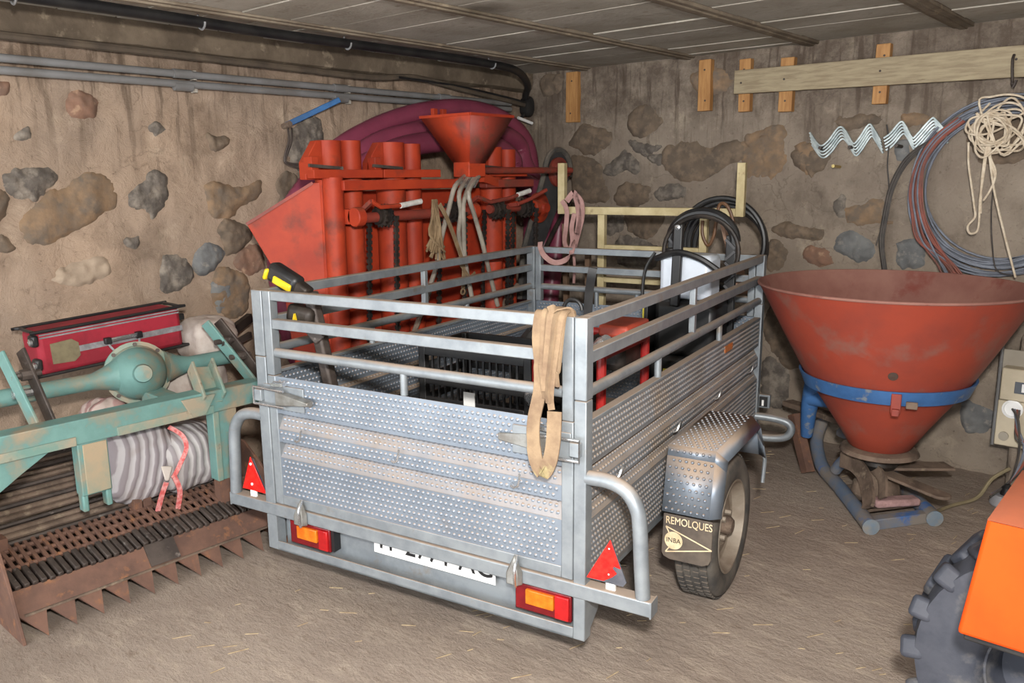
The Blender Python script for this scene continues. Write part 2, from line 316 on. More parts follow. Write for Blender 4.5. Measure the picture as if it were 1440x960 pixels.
BST = [(2, sc([(215, 580), (280, 490), (360, 500), (430, 540), (400, 600), (340, 640), (260, 620)], S, 740, 40)),
       (2, sc([(510, 480), (540, 410), (620, 390), (690, 460), (660, 530), (590, 560), (530, 530)], S, 740, 40)),
       (1, sc([(390, 720), (450, 660), (500, 610), (560, 680), (570, 730), (500, 720), (430, 750)], S, 740, 40)),
       (2, sc([(690, 690), (700, 600), (800, 570), (950, 600), (1060, 560), (1110, 640), (1000, 710), (890, 770), (780, 770)], S, 740, 40)),
       (0, sc([(1100, 560), (1200, 500), (1300, 480), (1290, 590), (1210, 700), (1130, 640)], S, 740, 40)),
       (1, sc([(660, 810), (740, 780), (810, 810), (790, 860), (700, 870), (650, 850)], S, 740, 40)),
       (0, sc([(820, 250), (870, 205), (945, 185), (1060, 270), (980, 330), (870, 320)], S, 740, 40)),
       (2, sc([(100, 270), (140, 235), (190, 260), (150, 300)], S, 740, 40)),
       (1, sc([(510, 570), (600, 575), (690, 600), (640, 640), (560, 620)], S, 740, 40)),
       (1, sc([(610, 650), (690, 630), (680, 700)], S, 740, 40)),
       (0, sc([(1360, 600), (1440, 590), (1480, 640), (1440, 740), (1390, 700)], S, 740, 40)),
       (2, sc([(230, 640), (370, 680), (390, 760), (420, 860), (330, 880), (240, 860), (225, 740)], S, 740, 40)),
       (2, sc([(440, 850), (500, 780), (630, 800), (640, 860), (600, 890), (460, 890)], S, 740, 40)),
       (2, sc([(600, 380), (800, 370), (800, 430), (750, 500), (680, 515), (620, 470)], 3.79, 720, 200)),
       (1, sc([(480, 400), (585, 385), (590, 460), (500, 490)], 3.79, 720, 200)),
       (2, sc([(195, -40), (450, -40), (450, 60), (370, 110), (330, 160), (290, 110), (230, 70)], 5.33, 1080, 220)),
       (2, sc([(0, 540), (120, 490), (250, 520), (400, 550), (420, 590), (380, 640), (260, 620), (60, 590)], 5.33, 1080, 220)),
       (3, sc([(500, 620), (570, 560), (640, 560), (720, 600), (800, 680), (740, 780), (620, 760), (520, 710)], 5.33, 1080, 220)),
       (4, sc([(250, 740), (320, 660), (400, 680), (470, 720), (500, 800), (400, 830), (290, 800)], 5.33, 1080, 220)),
       (0, sc([(570, 400), (680, 340), (860, 320), (860, 430), (950, 500), (800, 510), (620, 520), (575, 450)], 5.33, 1080, 220)),
       (1, sc([(490, 380), (560, 280), (565, 420), (530, 450)], 5.33, 1080, 220)),
       (2, sc([(0, 650), (130, 640), (130, 830), (0, 860)], 5.33, 1080, 220)),
       (3, sc([(500, 310), (570, 310), (570, 380), (520, 400)], 3.2, 1100, 100)),
       (0, sc([(540, 190), (680, 195), (680, 240), (560, 250)], 3.2, 1100, 100)),
       (2, sc([(230, 225), (420, 195), (430, 230), (300, 270)], 3.2, 1100, 100)),
       (3, sc([(520, 770), (620, 770), (630, 880), (520, 880)], 3.2, 1100, 100)),
       (2, [(1080, 430), (1130, 450), (1150, 500), (1110, 520), (1075, 480)]),
       (1, [(1075, 500), (1110, 530), (1100, 570), (1072, 560)]),
       (3, [(1350, 560), (1395, 575), (1400, 600), (1360, 610)]),
       (0, [(1040, 200), (1100, 195), (1098, 245), (1050, 250)]),
       (2, [(1355, 150), (1440, 140), (1470, 210), (1390, 230), (1360, 200)]),
       (1, [(870, 330), (925, 345), (915, 380), (870, 375)]),
       (2, [(760, 110), (790, 104), (788, 130), (764, 134)])]
def pin(x, y, poly):
    r = False; j = len(poly) - 1
    for i in range(len(poly)):
        xi, yi = poly[i]; xj, yj = poly[j]
        if (yi > y) != (yj > y) and x < (xj - xi) * (y - yi) / (yj - yi) + xi: r = not r
        j = i
    return r
def make_wall(name, m, us, vs_, P, stones, uv, seed):
    polys = [(k, [uv(*q) for q in poly]) for k, poly in stones]
    boxes = [(min(a for a, _ in p), max(a for a, _ in p), min(b for _, b in p), max(b for _, b in p)) for _, p in polys]
    V = []; nu, nv = len(us), len(vs_)
    for u in us:
        for v in vs_:
            h = .012 * fbm((u, v, 0), 1.6, seed) + .011 * fbm((u, v, 3), 6, seed) + .005 * fbm((u, v, 7), 20, seed)
            for (k, p), bx in zip(polys, boxes):
                if bx[0] < u < bx[1] and bx[2] < v < bx[3] and pin(u, v, p): h -= .006; break
            V.append(P(u, v, h - .004))
    F = [(i * nv + j, (i + 1) * nv + j, (i + 1) * nv + j + 1, i * nv + j + 1) for i in range(nu - 1) for j in range(nv - 1)]
    mb = MB(); mb.add(V, F); w = mb.build(name, m, ang=3.1); tag(w, kind='structure')
    for k, p in polys:
        cu = sum(a for a, _ in p) / len(p); cv = sum(b for _, b in p) / len(p)
        loop = [(q.x, q.y) for q in smooth_path([(a, b, 0) for a, b in p], 3, True)]
        V = []; F = []; sd = random.random() * 50; idx = {}
        base = .012 * fbm((cu, cv, 0), 1.6, seed); lift = random.uniform(-.005, .003)
        u0, u1 = min(q[0] for q in loop), max(q[0] for q in loop); v0, v1 = min(q[1] for q in loop), max(q[1] for q in loop)
        st = max(.009, max(u1 - u0, v1 - v0) / 26); pad = .035; nu_ = int((u1 - u0 + 2 * pad) / st) + 1; nv_ = int((v1 - v0 + 2 * pad) / st) + 1
        for i in range(nu_ + 1):
            for j in range(nv_ + 1):
                uu = u0 - pad + i * st; vv = v0 - pad + j * st
                uj = uu + .016 * fbm((uu, vv, 1), 13, sd); vj = vv + .016 * fbm((uu, vv, 8), 13, sd)
                d2 = 9
                for q in range(len(loop)):
                    ax, ay = loop[q - 1]; bx_, by = loop[q]; ex, ey = bx_ - ax, by - ay; ll = ex * ex + ey * ey or 1e-9
                    t = max(0, min(1, ((uj - ax) * ex + (vj - ay) * ey) / ll)); dx, dy = uj - ax - ex * t, vj - ay - ey * t; d2 = min(d2, dx * dx + dy * dy)
                sg = math.sqrt(d2) * (1 if pin(uj, vj, loop) else -1)
                if sg < -.03: continue
                h = -.004 + (.020 * (1 - math.exp(-sg / .022)) if sg > 0 else sg * 1.1)
                h += .012 * fbm((uu, vv, 2), 8, sd) + .007 * fbm((uu, vv, 2), 30, sd)
                idx[i, j] = len(V); V.append(P(uu, vv, base + lift + h))
        for (i, j), k0 in idx.items():
            if (i + 1, j) in idx and (i, j + 1) in idx and (i + 1, j + 1) in idx: F.append((k0, idx[i + 1, j], idx[i + 1, j + 1], idx[i, j + 1]))
        sb = MB(); sb.add(V, F); sb.build('stone', stone_m[k], w, ang=1.2)
    return w
def rng_(a, b, s):
    n = max(1, round((b - a) / s)); return [a + (b - a) * i / n for i in range(n + 1)]
vz = rng_(-.02, 2.34, .022)
wall_left = make_wall('wall_left', wm_left, rng_(-6.5, -3.9, .2)[:-1] + rng_(-3.9, .02, .022), vz, lambda u, v, h: Vector((h, u, v)), LST, lambda x, y: tuple(onx(x, y, 0).yz), 3)
wall_back = make_wall('wall_back', wm_back, rng_(-.02, 3.8, .022) + rng_(4.0, 6.0, .25), vz, lambda u, v, h: Vector((u, -h, v)), BST, lambda x, y: (ony(x, y, 0).x, ony(x, y, 0).z), 11)
conc_ceil = mat('grey_board_marked_concrete', rgb(178, 172, 160), rgb(160, 153, 140), 3, .92, 0, .003, 45, c3=rgb(136, 127, 112), s3=14, lo3=.58, hi3=.75, spec=.2)
conc_dirty = mat('stained_concrete', rgb(136, 124, 108), rgb(112, 100, 86), 4, .92, 0, .004, 30, c3=rgb(150, 136, 116), s3=9, lo3=.58, hi3=.7, spec=.2)
def soot_spot(m, c, r):   # damp soot blotch round an old lamp point on the ceiling
    N = m.node_tree.nodes; L = m.node_tree.links; b = N['Principled BSDF']; src = b.inputs['Base Color'].links[0].from_socket
    tc = N.new('ShaderNodeTexCoord'); d = N.new('ShaderNodeVectorMath'); d.operation = 'DISTANCE'; d.inputs[1].default_value = c
    n = N.new('ShaderNodeTexNoise'); n.inputs['Scale'].default_value = 7; L.new(tc.outputs['Object'], n.inputs['Vector'])
    v = N.new('ShaderNodeVectorMath'); v.operation = 'MULTIPLY_ADD'; L.new(n.outputs['Color'], v.inputs[0]); v.inputs[1].default_value = (.12, .12, .0); L.new(tc.outputs['Object'], v.inputs[2]); L.new(v.outputs[0], d.inputs[0])
    g = N.new('ShaderNodeMapRange'); g.inputs['From Min'].default_value = r * .25; g.inputs['From Max'].default_value = r; g.inputs['To Min'].default_value = .7; g.inputs['To Max'].default_value = 0; L.new(d.outputs['Value'], g.inputs['Value'])
    x = N.new('ShaderNodeMix'); x.data_type = 'RGBA'; L.new(g.outputs[0], x.inputs['Factor']); L.new(src, x.inputs['A']); x.inputs['B'].default_value = rgb(74, 64, 50); L.new(x.outputs['Result'], b.inputs['Base Color'])
sp_ = onz(675, 14, 2.28)
soot_spot(conc_ceil, (sp_.x + .06, sp_.y + .06, 2.28), .20); soot_spot(conc_dirty, (sp_.x + .06, sp_.y + .06, 2.28), .20)
wall_right = MB(); wall_right.bb(6.0, 6.15, -6.5, .1, 0, 2.4); tag(wall_right.build('wall_right', wm_back), kind='structure')
# ceiling slab with concrete panels between joists
cl = MB(); cl.bb(-.15, 6.15, -6.5, .15, 2.315, 2.45); ceil = tag(cl.build('ceiling', conc_ceil), kind='structure')
JX = [.53, 1.30, 2.07, 2.84, 3.61]
edges = [-.02] + JX + [4.4]
for i in range(len(edges) - 1):
    x0 = edges[i] + (.05 if i else 0); x1 = edges[i + 1] - .05
    y = -3.95 + .06 * i; pan = None
    while y < .02:
        w = .25; dz = random.uniform(-.004, .004); b_ = MB(); b_.bb(x0, x1, y + .003, min(y + w - .003, .05), 2.284 + dz, 2.32)
        b_.build('ceiling_panel', conc_ceil, ceil, bevel=.004); y += w
for x in JX:
    b_ = MB(); b_.bb(x - .046, x + .046, -4.2, .05, 2.272, 2.32); b_.bb(x - .018, x + .018, -4.2, .05, 2.264, 2.28); b_.build('joist', conc_dirty, ceil, bevel=.004)
# concrete ledge under the ceiling on the left wall
def ledge(u0, u1):
    V = []; F = []; us = rng_(u0, u1, .05)
    prof = [(-.03, 2.35), (.055, 2.34), (.06, 2.235), (.05, 2.175), (.02, 2.162), (-.03, 2.15)]
    for u in us:
        for a, z in prof: V.append(Vector((a + .008 * fbm((u, z, a), 5, 2), u, z + .006 * fbm((u, z, a), 4, 9))))
    k = len(prof)
    for i in range(len(us) - 1):
        for j in range(k - 1): F.append((i * k + j, i * k + j + 1, (i + 1) * k + j + 1, (i + 1) * k + j))
    return MB().add(V, F)
tag(ledge(-6.4, 0).build('trim_1', mat('grimy_ledge_concrete', rgb(112, 99, 84), rgb(88, 77, 65), 5, .92, 0, .004, 30, c3=rgb(140, 126, 108), s3=11, lo3=.58, hi3=.7, spec=.2)), kind='structure')
# floor
fm = bpy.data.materials.new('dusty_concrete_floor'); fm.use_nodes = True
def floor_nodes():
    nt = fm.node_tree; N = nt.nodes; L = nt.links; b = N['Principled BSDF']; b.inputs['Roughness'].default_value = .9; b.inputs['Specular IOR Level'].default_value = .25
    co = N.new('ShaderNodeTexCoord').outputs['Object']
    mp = N.new('ShaderNodeMapping'); mp.inputs['Rotation'].default_value = (0, 0, math.radians(38)); mp.inputs['Scale'].default_value = (.55, 1.35, 1); L.new(co, mp.inputs['Vector'])
    def nz(scale, vec, det=8, rg=.62):
        n = N.new('ShaderNodeTexNoise'); n.inputs['Scale'].default_value = scale; n.inputs['Detail'].default_value = det; n.inputs['Roughness'].default_value = rg; L.new(vec, n.inputs['Vector']); return n.outputs['Fac']
    def mix(v, lo, hi, A, B, mx=1):
        r = N.new('ShaderNodeMapRange'); r.inputs['From Min'].default_value = lo; r.inputs['From Max'].default_value = hi; r.inputs['To Max'].default_value = mx; L.new(v, r.inputs['Value'])
        x = N.new('ShaderNodeMix'); x.data_type = 'RGBA'; L.new(r.outputs[0], x.inputs['Factor'])
        if isinstance(A, tuple): x.inputs['A'].default_value = A
        else: L.new(A, x.inputs['A'])
        x.inputs['B'].default_value = B; return x.outputs['Result']
    c = mix(nz(1.3, co), .38, .62, rgb(166, 151, 138), rgb(148, 133, 121))
    c = mix(nz(9, mp.outputs['Vector'], 10, .7), .5, .66, c, rgb(182, 166, 150), .8)
    c = mix(nz(22, mp.outputs['Vector'], 10, .75), .56, .68, c, rgb(126, 108, 94), .8)
    c = mix(nz(70, co, 5, .7), .62, .72, c, rgb(112, 96, 84), .6)
    L.new(c, b.inputs['Base Color'])
    bp = N.new('ShaderNodeBump'); bp.inputs['Distance'].default_value = .012; L.new(nz(26, mp.outputs['Vector'], 10, .72), bp.inputs['Height'])
    bp2 = N.new('ShaderNodeBump'); bp2.inputs['Distance'].default_value = .006; L.new(nz(60, co, 6, .7), bp2.inputs['Height']); L.new(bp.outputs[0], bp2.inputs['Normal'])
    L.new(bp2.outputs[0], b.inputs['Normal'])
floor_nodes()
fb = MB(); fb.bb(-.15, 6.15, -6.5, .15, -.12, 0); tag(fb.build('floor', fm), kind='structure')
# low plastered pier under the coiled cables, right of the spreader
pr = MB()
pv = []
pr.bb(3.27, 3.95, -.21, .0, 0, .80); pier = tag(pr.build('wall_pier', wm_back, bevel=.02), kind='structure')
# ------------------------------------------------------------------ the trailer (built in its own axes: x to the right, y to the front)
TR = thing('utility_trailer', 'galvanised box trailer with slatted rail sides and dimpled metal panels', 'trailer', (1.303194, -3.12, 0), math.radians(10.5), world=False)
TROT = Matrix.Translation((1.303194, -3.12, 0)) @ Matrix.Rotation(math.radians(10.5), 4, 'Z')
def TW(p): return TROT @ Vector(p)
W = 1.338; L_ = 2.10; XL = -.015
ZP0, ZP1 = .318, .857
PROF = [(0, .857), (0, .716), (-.030, .706), (-.002, .655), (0, .655), (0, .606), (-.030, .596), (-.002, .545), (0, .545), (0, ZP0)]
def dimpled(prof, U, ulen, N, O, pitch=.0205, r=.0072, hgt=.0045, margin=.012):
    """folded sheet with pressed dimples: prof = [(out, z)], U along, N outwards, O origin"""
    mb = MB(); U = Vector(U); N = Vector(N); O = Vector(O); Z = Vector((0, 0, 1)); k = len(prof); t = .002
    V = []
    for u in (0, ulen):
        for o_, z in prof: V.append(O + U * u + N * o_ + Z * z)
        for o_, z in prof: V.append(O + U * u + N * (o_ - t) + Z * z)
    F = []
    for i in range(k - 1):
        F.append((i, i + 1, 2 * k + i + 1, 2 * k + i)); F.append((k + i + 1, k + i, 3 * k + i, 3 * k + i + 1))
    F += [(0, 2 * k, 3 * k, k), (k - 1, 2 * k - 1, 4 * k - 1, 3 * k - 1)]
    mb.add(V, F)
    row = 0
    for i in range(k - 1):
        a = N * prof[i][0] + Z * prof[i][1]; b = N * prof[i + 1][0] + Z * prof[i + 1][1]; d = b - a
        if d.length < .03: continue
        n = max(1, int((d.length - .006) / pitch)); dn = d.normalized(); nn = U.cross(dn); 
        if nn.dot(N) < 0 and abs(nn.dot(N)) > .2: nn = -nn
        for q in range(n):
            row += 1; s = (d.length - (n - 1) * pitch) / 2 + q * pitch
            u = margin + (pitch / 2 if row % 2 else 0)
            while u < ulen - margin:
                for sg in (1, -1):
                    if sg < 0 and INNER is False: continue
                    c = O + U * u + a + dn * s + (nn * (-t) if sg < 0 else Vector())
                    n2 = nn * sg
                    ring = [c + (U * math.cos(g * PI / 3) + dn * math.sin(g * PI / 3)) * r for g in range(6)]
                    r2 = [c + (U * math.cos(g * PI / 3) + dn * math.sin(g * PI / 3)) * (r * .5) + n2 * hgt for g in range(6)]
                    fs = [(g, (g + 1) % 6, 6 + (g + 1) % 6, 6 + g) for g in range(6)] + [(6, 7, 8, 9, 10, 11)]
                    mb.add(ring + r2, fs)
                u += pitch
    return mb
INNER = False
# chassis and posts
for x0, x1 in ((XL, .036), (1.298, W)):
    for y0 in (.0, L_ - .045):
        b = MB(); b.bb(x0, x1, y0, y0 + .045, .163 if y0 == 0 else .25, .925); b.build('post', galv, TR, bevel=.003)
        b = MB(); b.bb(x0, x1, y0, y0 + .045, .927, 1.171); b.build('post_extension', galv, TR, bevel=.003)
# tailgate: frame part with its own pieces
tg = MB(); tg.bb(.039, .078, .002, .04, .356, .857); tg.bb(1.256, 1.295, .002, .04, .356, .857); tg.bb(.078, 1.256, .002, .04, .356, .394)
TG = tg.build('tailgate', galv, TR, bevel=.003)
for xs in (.039, 1.257):
    b = MB(); b.bb(xs, xs + .037, .002, .04, .859, 1.171); b.build('stile', galv, TG, bevel=.003)
for z0, z1 in ((1.136, 1.171), (1.032, 1.068)):
    b = MB(); b.bb(.077, 1.256, .004, .036, z0, z1); b.build('rail', galv, TG, bevel=.003)
b = MB(); b.cyl((.077, .02, .942), (1.256, .02, .942), .0175, 14); b.build('rail', galv, TG)
for x in (.66,):
    b = MB(); b.cyl((x, .02, .855), (x, .02, .93), .013, 12); b.build('strut', galv, TG)
pg = [(o_, z) for o_, z in PROF[:-1]] + [(0, .394)]
dimpled(pg, (1, 0, 0), 1.178, (0, -1, 0), (.078, .004, 0)).build('panel', galv_plate, TG, ang=1.0)
for x in (.19, .636, 1.104):
    b = MB(); b.tube([(x - .02, .0, .632), (x - .012, -.016, .63), (x, -.02, .628), (x + .012, -.018, .634), (x + .018, -.018, .655), (x + .01, -.004, .668)], .004, 6); b.build('rope_hook', chrome, TG)
# rear beam, lamp bar, skirt
b = MB(); b.bb(-.207, 1.549, -.004, .046, .304, .352); RB = b.build('rear_beam', galv, TR, bevel=.004)
for x in (-.207, 1.549):
    b = MB(); b.bb(x - .003, x + .003, -.006, .048, .302, .354); b.build('end_cap', galv, RB, bevel=.001)
b = MB(); b.bb(.036, 1.298, -.0, .05, .163, .172); b.bb(.036, 1.298, -.0, .006, .163, .2); b.build('lamp_bar', galv, TR, bevel=.002)
b = MB(); b.bb(.036, 1.298, .05, .054, .165, .34); b.build('skirt_plate', galv, TR)
for x in (.0, 1.323):
    b = MB(); b.add([(x, .045, .163), (x, .12, .22), (x, .12, .304), (x, .045, .304), (x + .006, .045, .163), (x + .006, .12, .22), (x + .006, .12, .304), (x + .006, .045, .304)], [(0, 1, 2, 3), (7, 6, 5, 4), (0, 4, 5, 1), (1, 5, 6, 2), (2, 6, 7, 3), (3, 7, 4, 0)]); b.build('gusset', galv, TR)
# tubular bumper loops
for sg, x0 in ((1, W - .005), (-1, XL + .005)):
    P = [(x0, .02, .690), (x0 + sg * .07, .02, .690), (x0 + sg * .125, .018, .672), (x0 + sg * .158, .016, .63), (x0 + sg * .17, .015, .58), (x0 + sg * .178, .015, .45), (x0 + sg * .185, .015, .353)]
    b = MB(); b.tube(smooth_path(P, 5), .0225, 14); b.build('bumper_loop', galv, TR)
# side rails and panels
for sx in (0, 1):
    xc = W - .021 if sx else XL + .021; xo = W - .008 if sx else XL + .008; n = 1 if sx else -1
    for z0, z1 in ((1.136, 1.171), (1.032, 1.068)):
        b = MB(); b.bb(xc - .017, xc + .017, .046, L_ - .046, z0, z1); b.build('rail', galv, TR, bevel=.003)
    b = MB(); b.cyl((xc, .046, .942), (xc, L_ - .046, .942), .0175, 14); b.build('rail', galv, TR)
    for y in (.64, 1.39):
        b = MB(); b.cyl((xc, y, .85), (xc, y, .93), .013, 12); b.build('strut', galv, TR)
    b = MB(); b.bb(xc - .012 - n * .004, xc + .012 - n * .004, 1.015, 1.04, .955, 1.136); b.build('mid_post', galv, TR, bevel=.002)
    INNER = not sx
    dimpled(PROF, (0, 1, 0), L_ - .09, (n, 0, 0), (xo, .045, 0)).build('side_panel', galv_side if sx else galv_plate, TR, ang=1.0)
    b = MB(); b.bb(xc - .016, xc + .016, .046, L_ - .046, .848, .860); b.build('panel_cap', galv, TR, bevel=.002)
    b = MB(); b.bb(xo - .03, xo - .002, .046, L_ - .046, .298, .318); b.build('bottom_rail', galv, TR, bevel=.002)
    for y in (.246, .805, 1.338, 1.885):
        b = MB(); X = xo
        b.tube(smooth_path([(X, y - .035, .618), (X + n * .014, y - .02, .622), (X + n * .02, y - .008, .645), (X + n * .02, y + .008, .652), (X + n * .014, y + .022, .632), (X, y + .035, .612)], 3), .0045, 6); b.build('rope_hook', chrome, TR)
    # front wall
INNER = True
dimpled(PROF, (1, 0, 0), 1.26, (0, 1, 0), (.036, L_ - .01, 0)).build('front_panel', galv_plate, TR, ang=1.0)
INNER = False
for z0, z1 in ((1.136, 1.171), (1.032, 1.068)):
    b = MB(); b.bb(.037, 1.297, L_ - .04, L_ - .006, z0, z1); b.build('rail', galv, TR, bevel=.003)
b = MB(); b.cyl((.037, L_ - .022, .942), (1.297, L_ - .022, .942), .0175, 14); b.build('rail', galv, TR)
for x in (.42, .66, .95):
    b = MB(); b.cyl((x, L_ - .022, .85), (x, L_ - .022, .93), .013, 12); b.build('strut', galv, TR)
for xs in (.04, 1.26):
    b = MB(); b.bb(xs, xs + .035, L_ - .042, L_ - .004, .86, 1.171); b.build('front_stile', galv, TR, bevel=.003)
b = MB(); b.bb(0, W - .02, .045, L_ - .02, .318, .330); b.build('floor_panel', galv_side, TR)
for y in (.3, 1.1, 1.8):
    b = MB(); b.bb(.02, W - .04, y, y + .04, .27, .317); b.build('cross_member', galv, TR)
b = MB(); b.bar((.1, L_ - .02, .29), (W / 2 - .03, L_ + .62, .29), .05, .06); b.bar((W - .12, L_ - .02, .29), (W / 2 + .03, L_ + .62, .29), .05, .06); b.bb(W / 2 - .03, W / 2 + .03, L_ + .56, L_ + .72, .27, .33); b.build('drawbar', galv, TR)
b = MB(); b.cyl((W / 2, L_ + .55, 0.05), (W / 2, L_ + .55, .42), .022, 12); b.cyl((W / 2 - .025, L_ + .55, .05), (W / 2 + .025, L_ + .55, .05), .05, 16); b.build('jockey_wheel', blackm, TR)
# front corner guard
for sg, x0 in ((1, W), (-1, XL)):
    P = [(x0 - sg * .01, 1.98, .36), (x0 + sg * .06, 1.99, .36), (x0 + sg * .13, 2.02, .352), (x0 + sg * .165, 2.08, .34), (x0 + sg * .15, 2.15, .33), (x0 + sg * .08, 2.19, .325), (x0 - sg * .03, 2.2, .325), (x0 - sg * .2, 2.2, .325)]
    P = [(x0 - sg * .02, 2.06, .345), (x0 + sg * .08, 2.075, .340), (x0 + sg * .15, 2.08, .325), (x0 + sg * .17, 2.08, .29), (x0 + sg * .145, 2.075, .25), (x0 + sg * .07, 2.07, .235), (x0 - sg * .04, 2.06, .235)]
    b = MB(); b.tube(smooth_path(P, 5), .02, 12); b.build('corner_guard', galv, TR)
b = MB(); b.bb(W - .01, W + .055, 2.085, 2.105, .385, .455); sl = b.build('marker_lamp', galv, TR, bevel=.003)
b = MB(); b.bb(W + .004, W + .044, 2.075, 2.086, .395, .445); b.build('lamp_face', blackp, sl)
b = MB(); b.bb(W + .018, W + .028, 2.07, 2.076, .40, .43); b.build('lens', whitep, sl)
# wheels and mudguards
WY, R_ = .825, .27
for sg, xo in ((1, 1.565), (-1, XL - .227)):
    xi = xo - sg * .155
    Mw = frame_m(((xo + xi) / 2, WY, R_), (0, 1, 0), (0, 0, 1))   # local z = +x
    w2 = .0775
    prof = [(.170, -.062), (.178, -.070), (.205, -.077), (.240, -.075), (.258, -.066), (.268, -.05), (.27, -.024), (.27, .024), (.268, .05), (.258, .066), (.240, .075), (.205, .077), (.178, .070), (.170, .062)]
    b = MB(); b.lathe(prof, 48, Mw, closed=True); WH = b.build('wheel', rubber, TR, ang=.8)
    tr = MB()
    for k in range(60):
        a = 2 * PI * k / 60
        for z0 in (-.045, -.016, .016, .045):
            M2 = Mw @ Matrix.Rotation(a + (.05 if abs(z0) < .03 else 0), 4, 'Z') @ Matrix.Translation((.2705, 0, z0))
            tr.box((0, 0, 0), (.006, .021, .022)); 
            tr.v[-8:] = [M2 @ p for p in tr.v[-8:]]
    tr.build('tread', rubber, WH)
    s2 = 1 if sg > 0 else -1
    rp = [(.178, .064), (.178, .072), (.170, .072), (.163, .05), (.150, .028), (.130, .022), (.10, .035), (.075, .04), (.06, .034), (.03, .034), (.0, .034)]
    rp = [(r, s2 * z) for r, z in rp]
    b = MB(); b.lathe([(.178, -.064 * s2)] + rp, 40, Mw); b.build('rim', rimm, WH, ang=.5)
    b = MB(); b.lathe([(.034, s2 * .03), (.034, s2 * .062), (.024, s2 * .074), (.0, s2 * .076)], 20, Mw); b.build('hub_cap', rust_pale, WH)
    for k in range(4):
        a = PI / 4 + k * PI / 2; b = MB(); b.lathe([(.011, s2 * .03), (.011, s2 * .056), (.0, s2 * .058)], 6, Mw @ Matrix.Translation((.052 * math.cos(a), .052 * math.sin(a), 0))); b.build('wheel_nut', rimm, WH)
    # mudguard: folded sheet, octagonal section
    xa, xb = (1.405, 1.605) if sg > 0 else (XL - .267, XL - .067)
    oct_ = [(.475, .430), (.515, .620), (.530, .655), (1.0, .655), (1.10, .56), (1.14, .46)]
    mb = MB(); U = (1, 0, 0)
    V = []; F = []
    side = xb if sg > 0 else xa; cut = -.028 * sg
    for (y, z) in oct_: V += [(xa if sg < 0 else xa, y, z), (xb, y, z)]
    n = len(oct_)
    pl = MB()
    wid = xb - xa
    for i in range(n - 1):
        a = Vector((0, oct_[i][0], oct_[i][1])); c = Vector((0, oct_[i + 1][0], oct_[i + 1][1])); d = c - a; dn = d.normalized(); nn = Vector((1, 0, 0)).cross(dn); nn = nn if (nn.z > 0 or nn.y < -.2) else -nn
        if i >= 3: nn = Vector((0, abs(nn.y), abs(nn.z)))
        lo_, hi_ = xa, xb
        pl.add([(lo_, a.y, a.z), (hi_ - (.034 if sg > 0 else 0), a.y, a.z), (hi_ - (.034 if sg > 0 else 0), c.y, c.z), (lo_, c.y, c.z)], [(0, 1, 2, 3)])
        if sg > 0:   # folded outer lip
            ins = lambda y, z: (y + (.03 if y < .6 else (-.03 if y > 1.05 else 0)), z - (.04 if z > .5 else 0)); pl.add([(xb - .034, a.y, a.z), (xb, *ins(a.y, a.z)), (xb, *ins(c.y, c.z)), (xb - .034, c.y, c.z)], [(0, 1, 2, 3)])
        rows = max(1, int(d.length / .022))
        for q in range(rows):
            s = (q + .5) * d.length / rows; u = .014 + (.011 if q % 2 else 0)
            while u < wid - .042:
                ctr = Vector((xa + u, 0, 0)) + a + dn * s
                ring = [ctr + (Vector((1, 0, 0)) * math.cos(g * PI / 3) + dn * math.sin(g * PI / 3)) * .0065 for g in range(6)]
                r2 = [ctr + (Vector((1, 0, 0)) * math.cos(g * PI / 3) + dn * math.sin(g * PI / 3)) * .003 + nn * .0035 for g in range(6)]
                pl.add(ring + r2, [(g, (g + 1) % 6, 6 + (g + 1) % 6, 6 + g) for g in range(6)] + [(6, 7, 8, 9, 10, 11)])
                u += .022
    MG = pl.build('mudguard', galv_plate, TR, ang=.25)
    md = MG.modifiers.new('thickness', 'SOLIDIFY'); md.thickness = .003
    b = MB(); b.tube([(xb - .02 if sg > 0 else xa + .02, 1.11, .52), (xb - .01 if sg > 0 else xa + .01, 1.14, .44), (xb - .01 if sg > 0 else xa + .01, 1.12, .35)], .008, 8); b.build('stay', galv, MG)
    # rubber flap
    fp = [(xa + .01, .427), (xb - .018, .427), (xb - .02, .29), (xb - .028, .272), (xb - .05, .262), (xa + .035, .262), (xa + .012, .27), (xa + .005, .285)]
    b = MB(); b.prism([(x, z) for x, z in fp], .008, frame_m((0, .474, 0), (1, 0, 0), (0, 0, 1))); FL = b.build('mud_flap', mat('dusty_black_rubber', rgb(74, 66, 60), rgb(96, 86, 76), 12, .8), TR, bevel=.002)
    if sg > 0:
        xc = (xa + xb) / 2; yf = .4655
        cream = mat('cream_print', rgb(222, 204, 170), rgb(200, 178, 142), 20, .7)
        me = text_mesh('REMOLQUES', .038, frame_m((xc, yf, .405), (1, 0, 0), (0, 0, 1)), .0006, .76)
        link('lettering', me, cream, FL)
        lg = MB()
        A, B_, C_ = (xc - .080, yf, .382), (xc + .082, yf, .326), (xc - .080, yf, .288)
        for p, q in ((A, B_), (B_, C_)): lg.bar(p, q, .004, .0012, (0, 1, 0))
        lg.bar(C_, (xc - .066, yf, .308), .004, .0012, (0, 1, 0)); lg.bar(A, (xc - .066, yf, .356), .004, .0012, (0, 1, 0))
        lg.lathe([(.032, 0), (.032, .0014), (0, .0014)], 28, frame_m((xc - .052, yf + .0008, .334), (1, 0, 0), (0, 0, 1)))
        lg.build('emblem', cream, FL)
        me = text_mesh('INBA', .024, frame_m((xc - .052, yf - .0012, .334), (1, 0, 0), (0, 0, 1)), .0005, .95)
        link('emblem_lettering', me, inkm, FL)
b = MB(); b.cyl((-.1, WY, R_), (1.44, WY, R_), .025, 14); b.build('axle', blackm, TR)
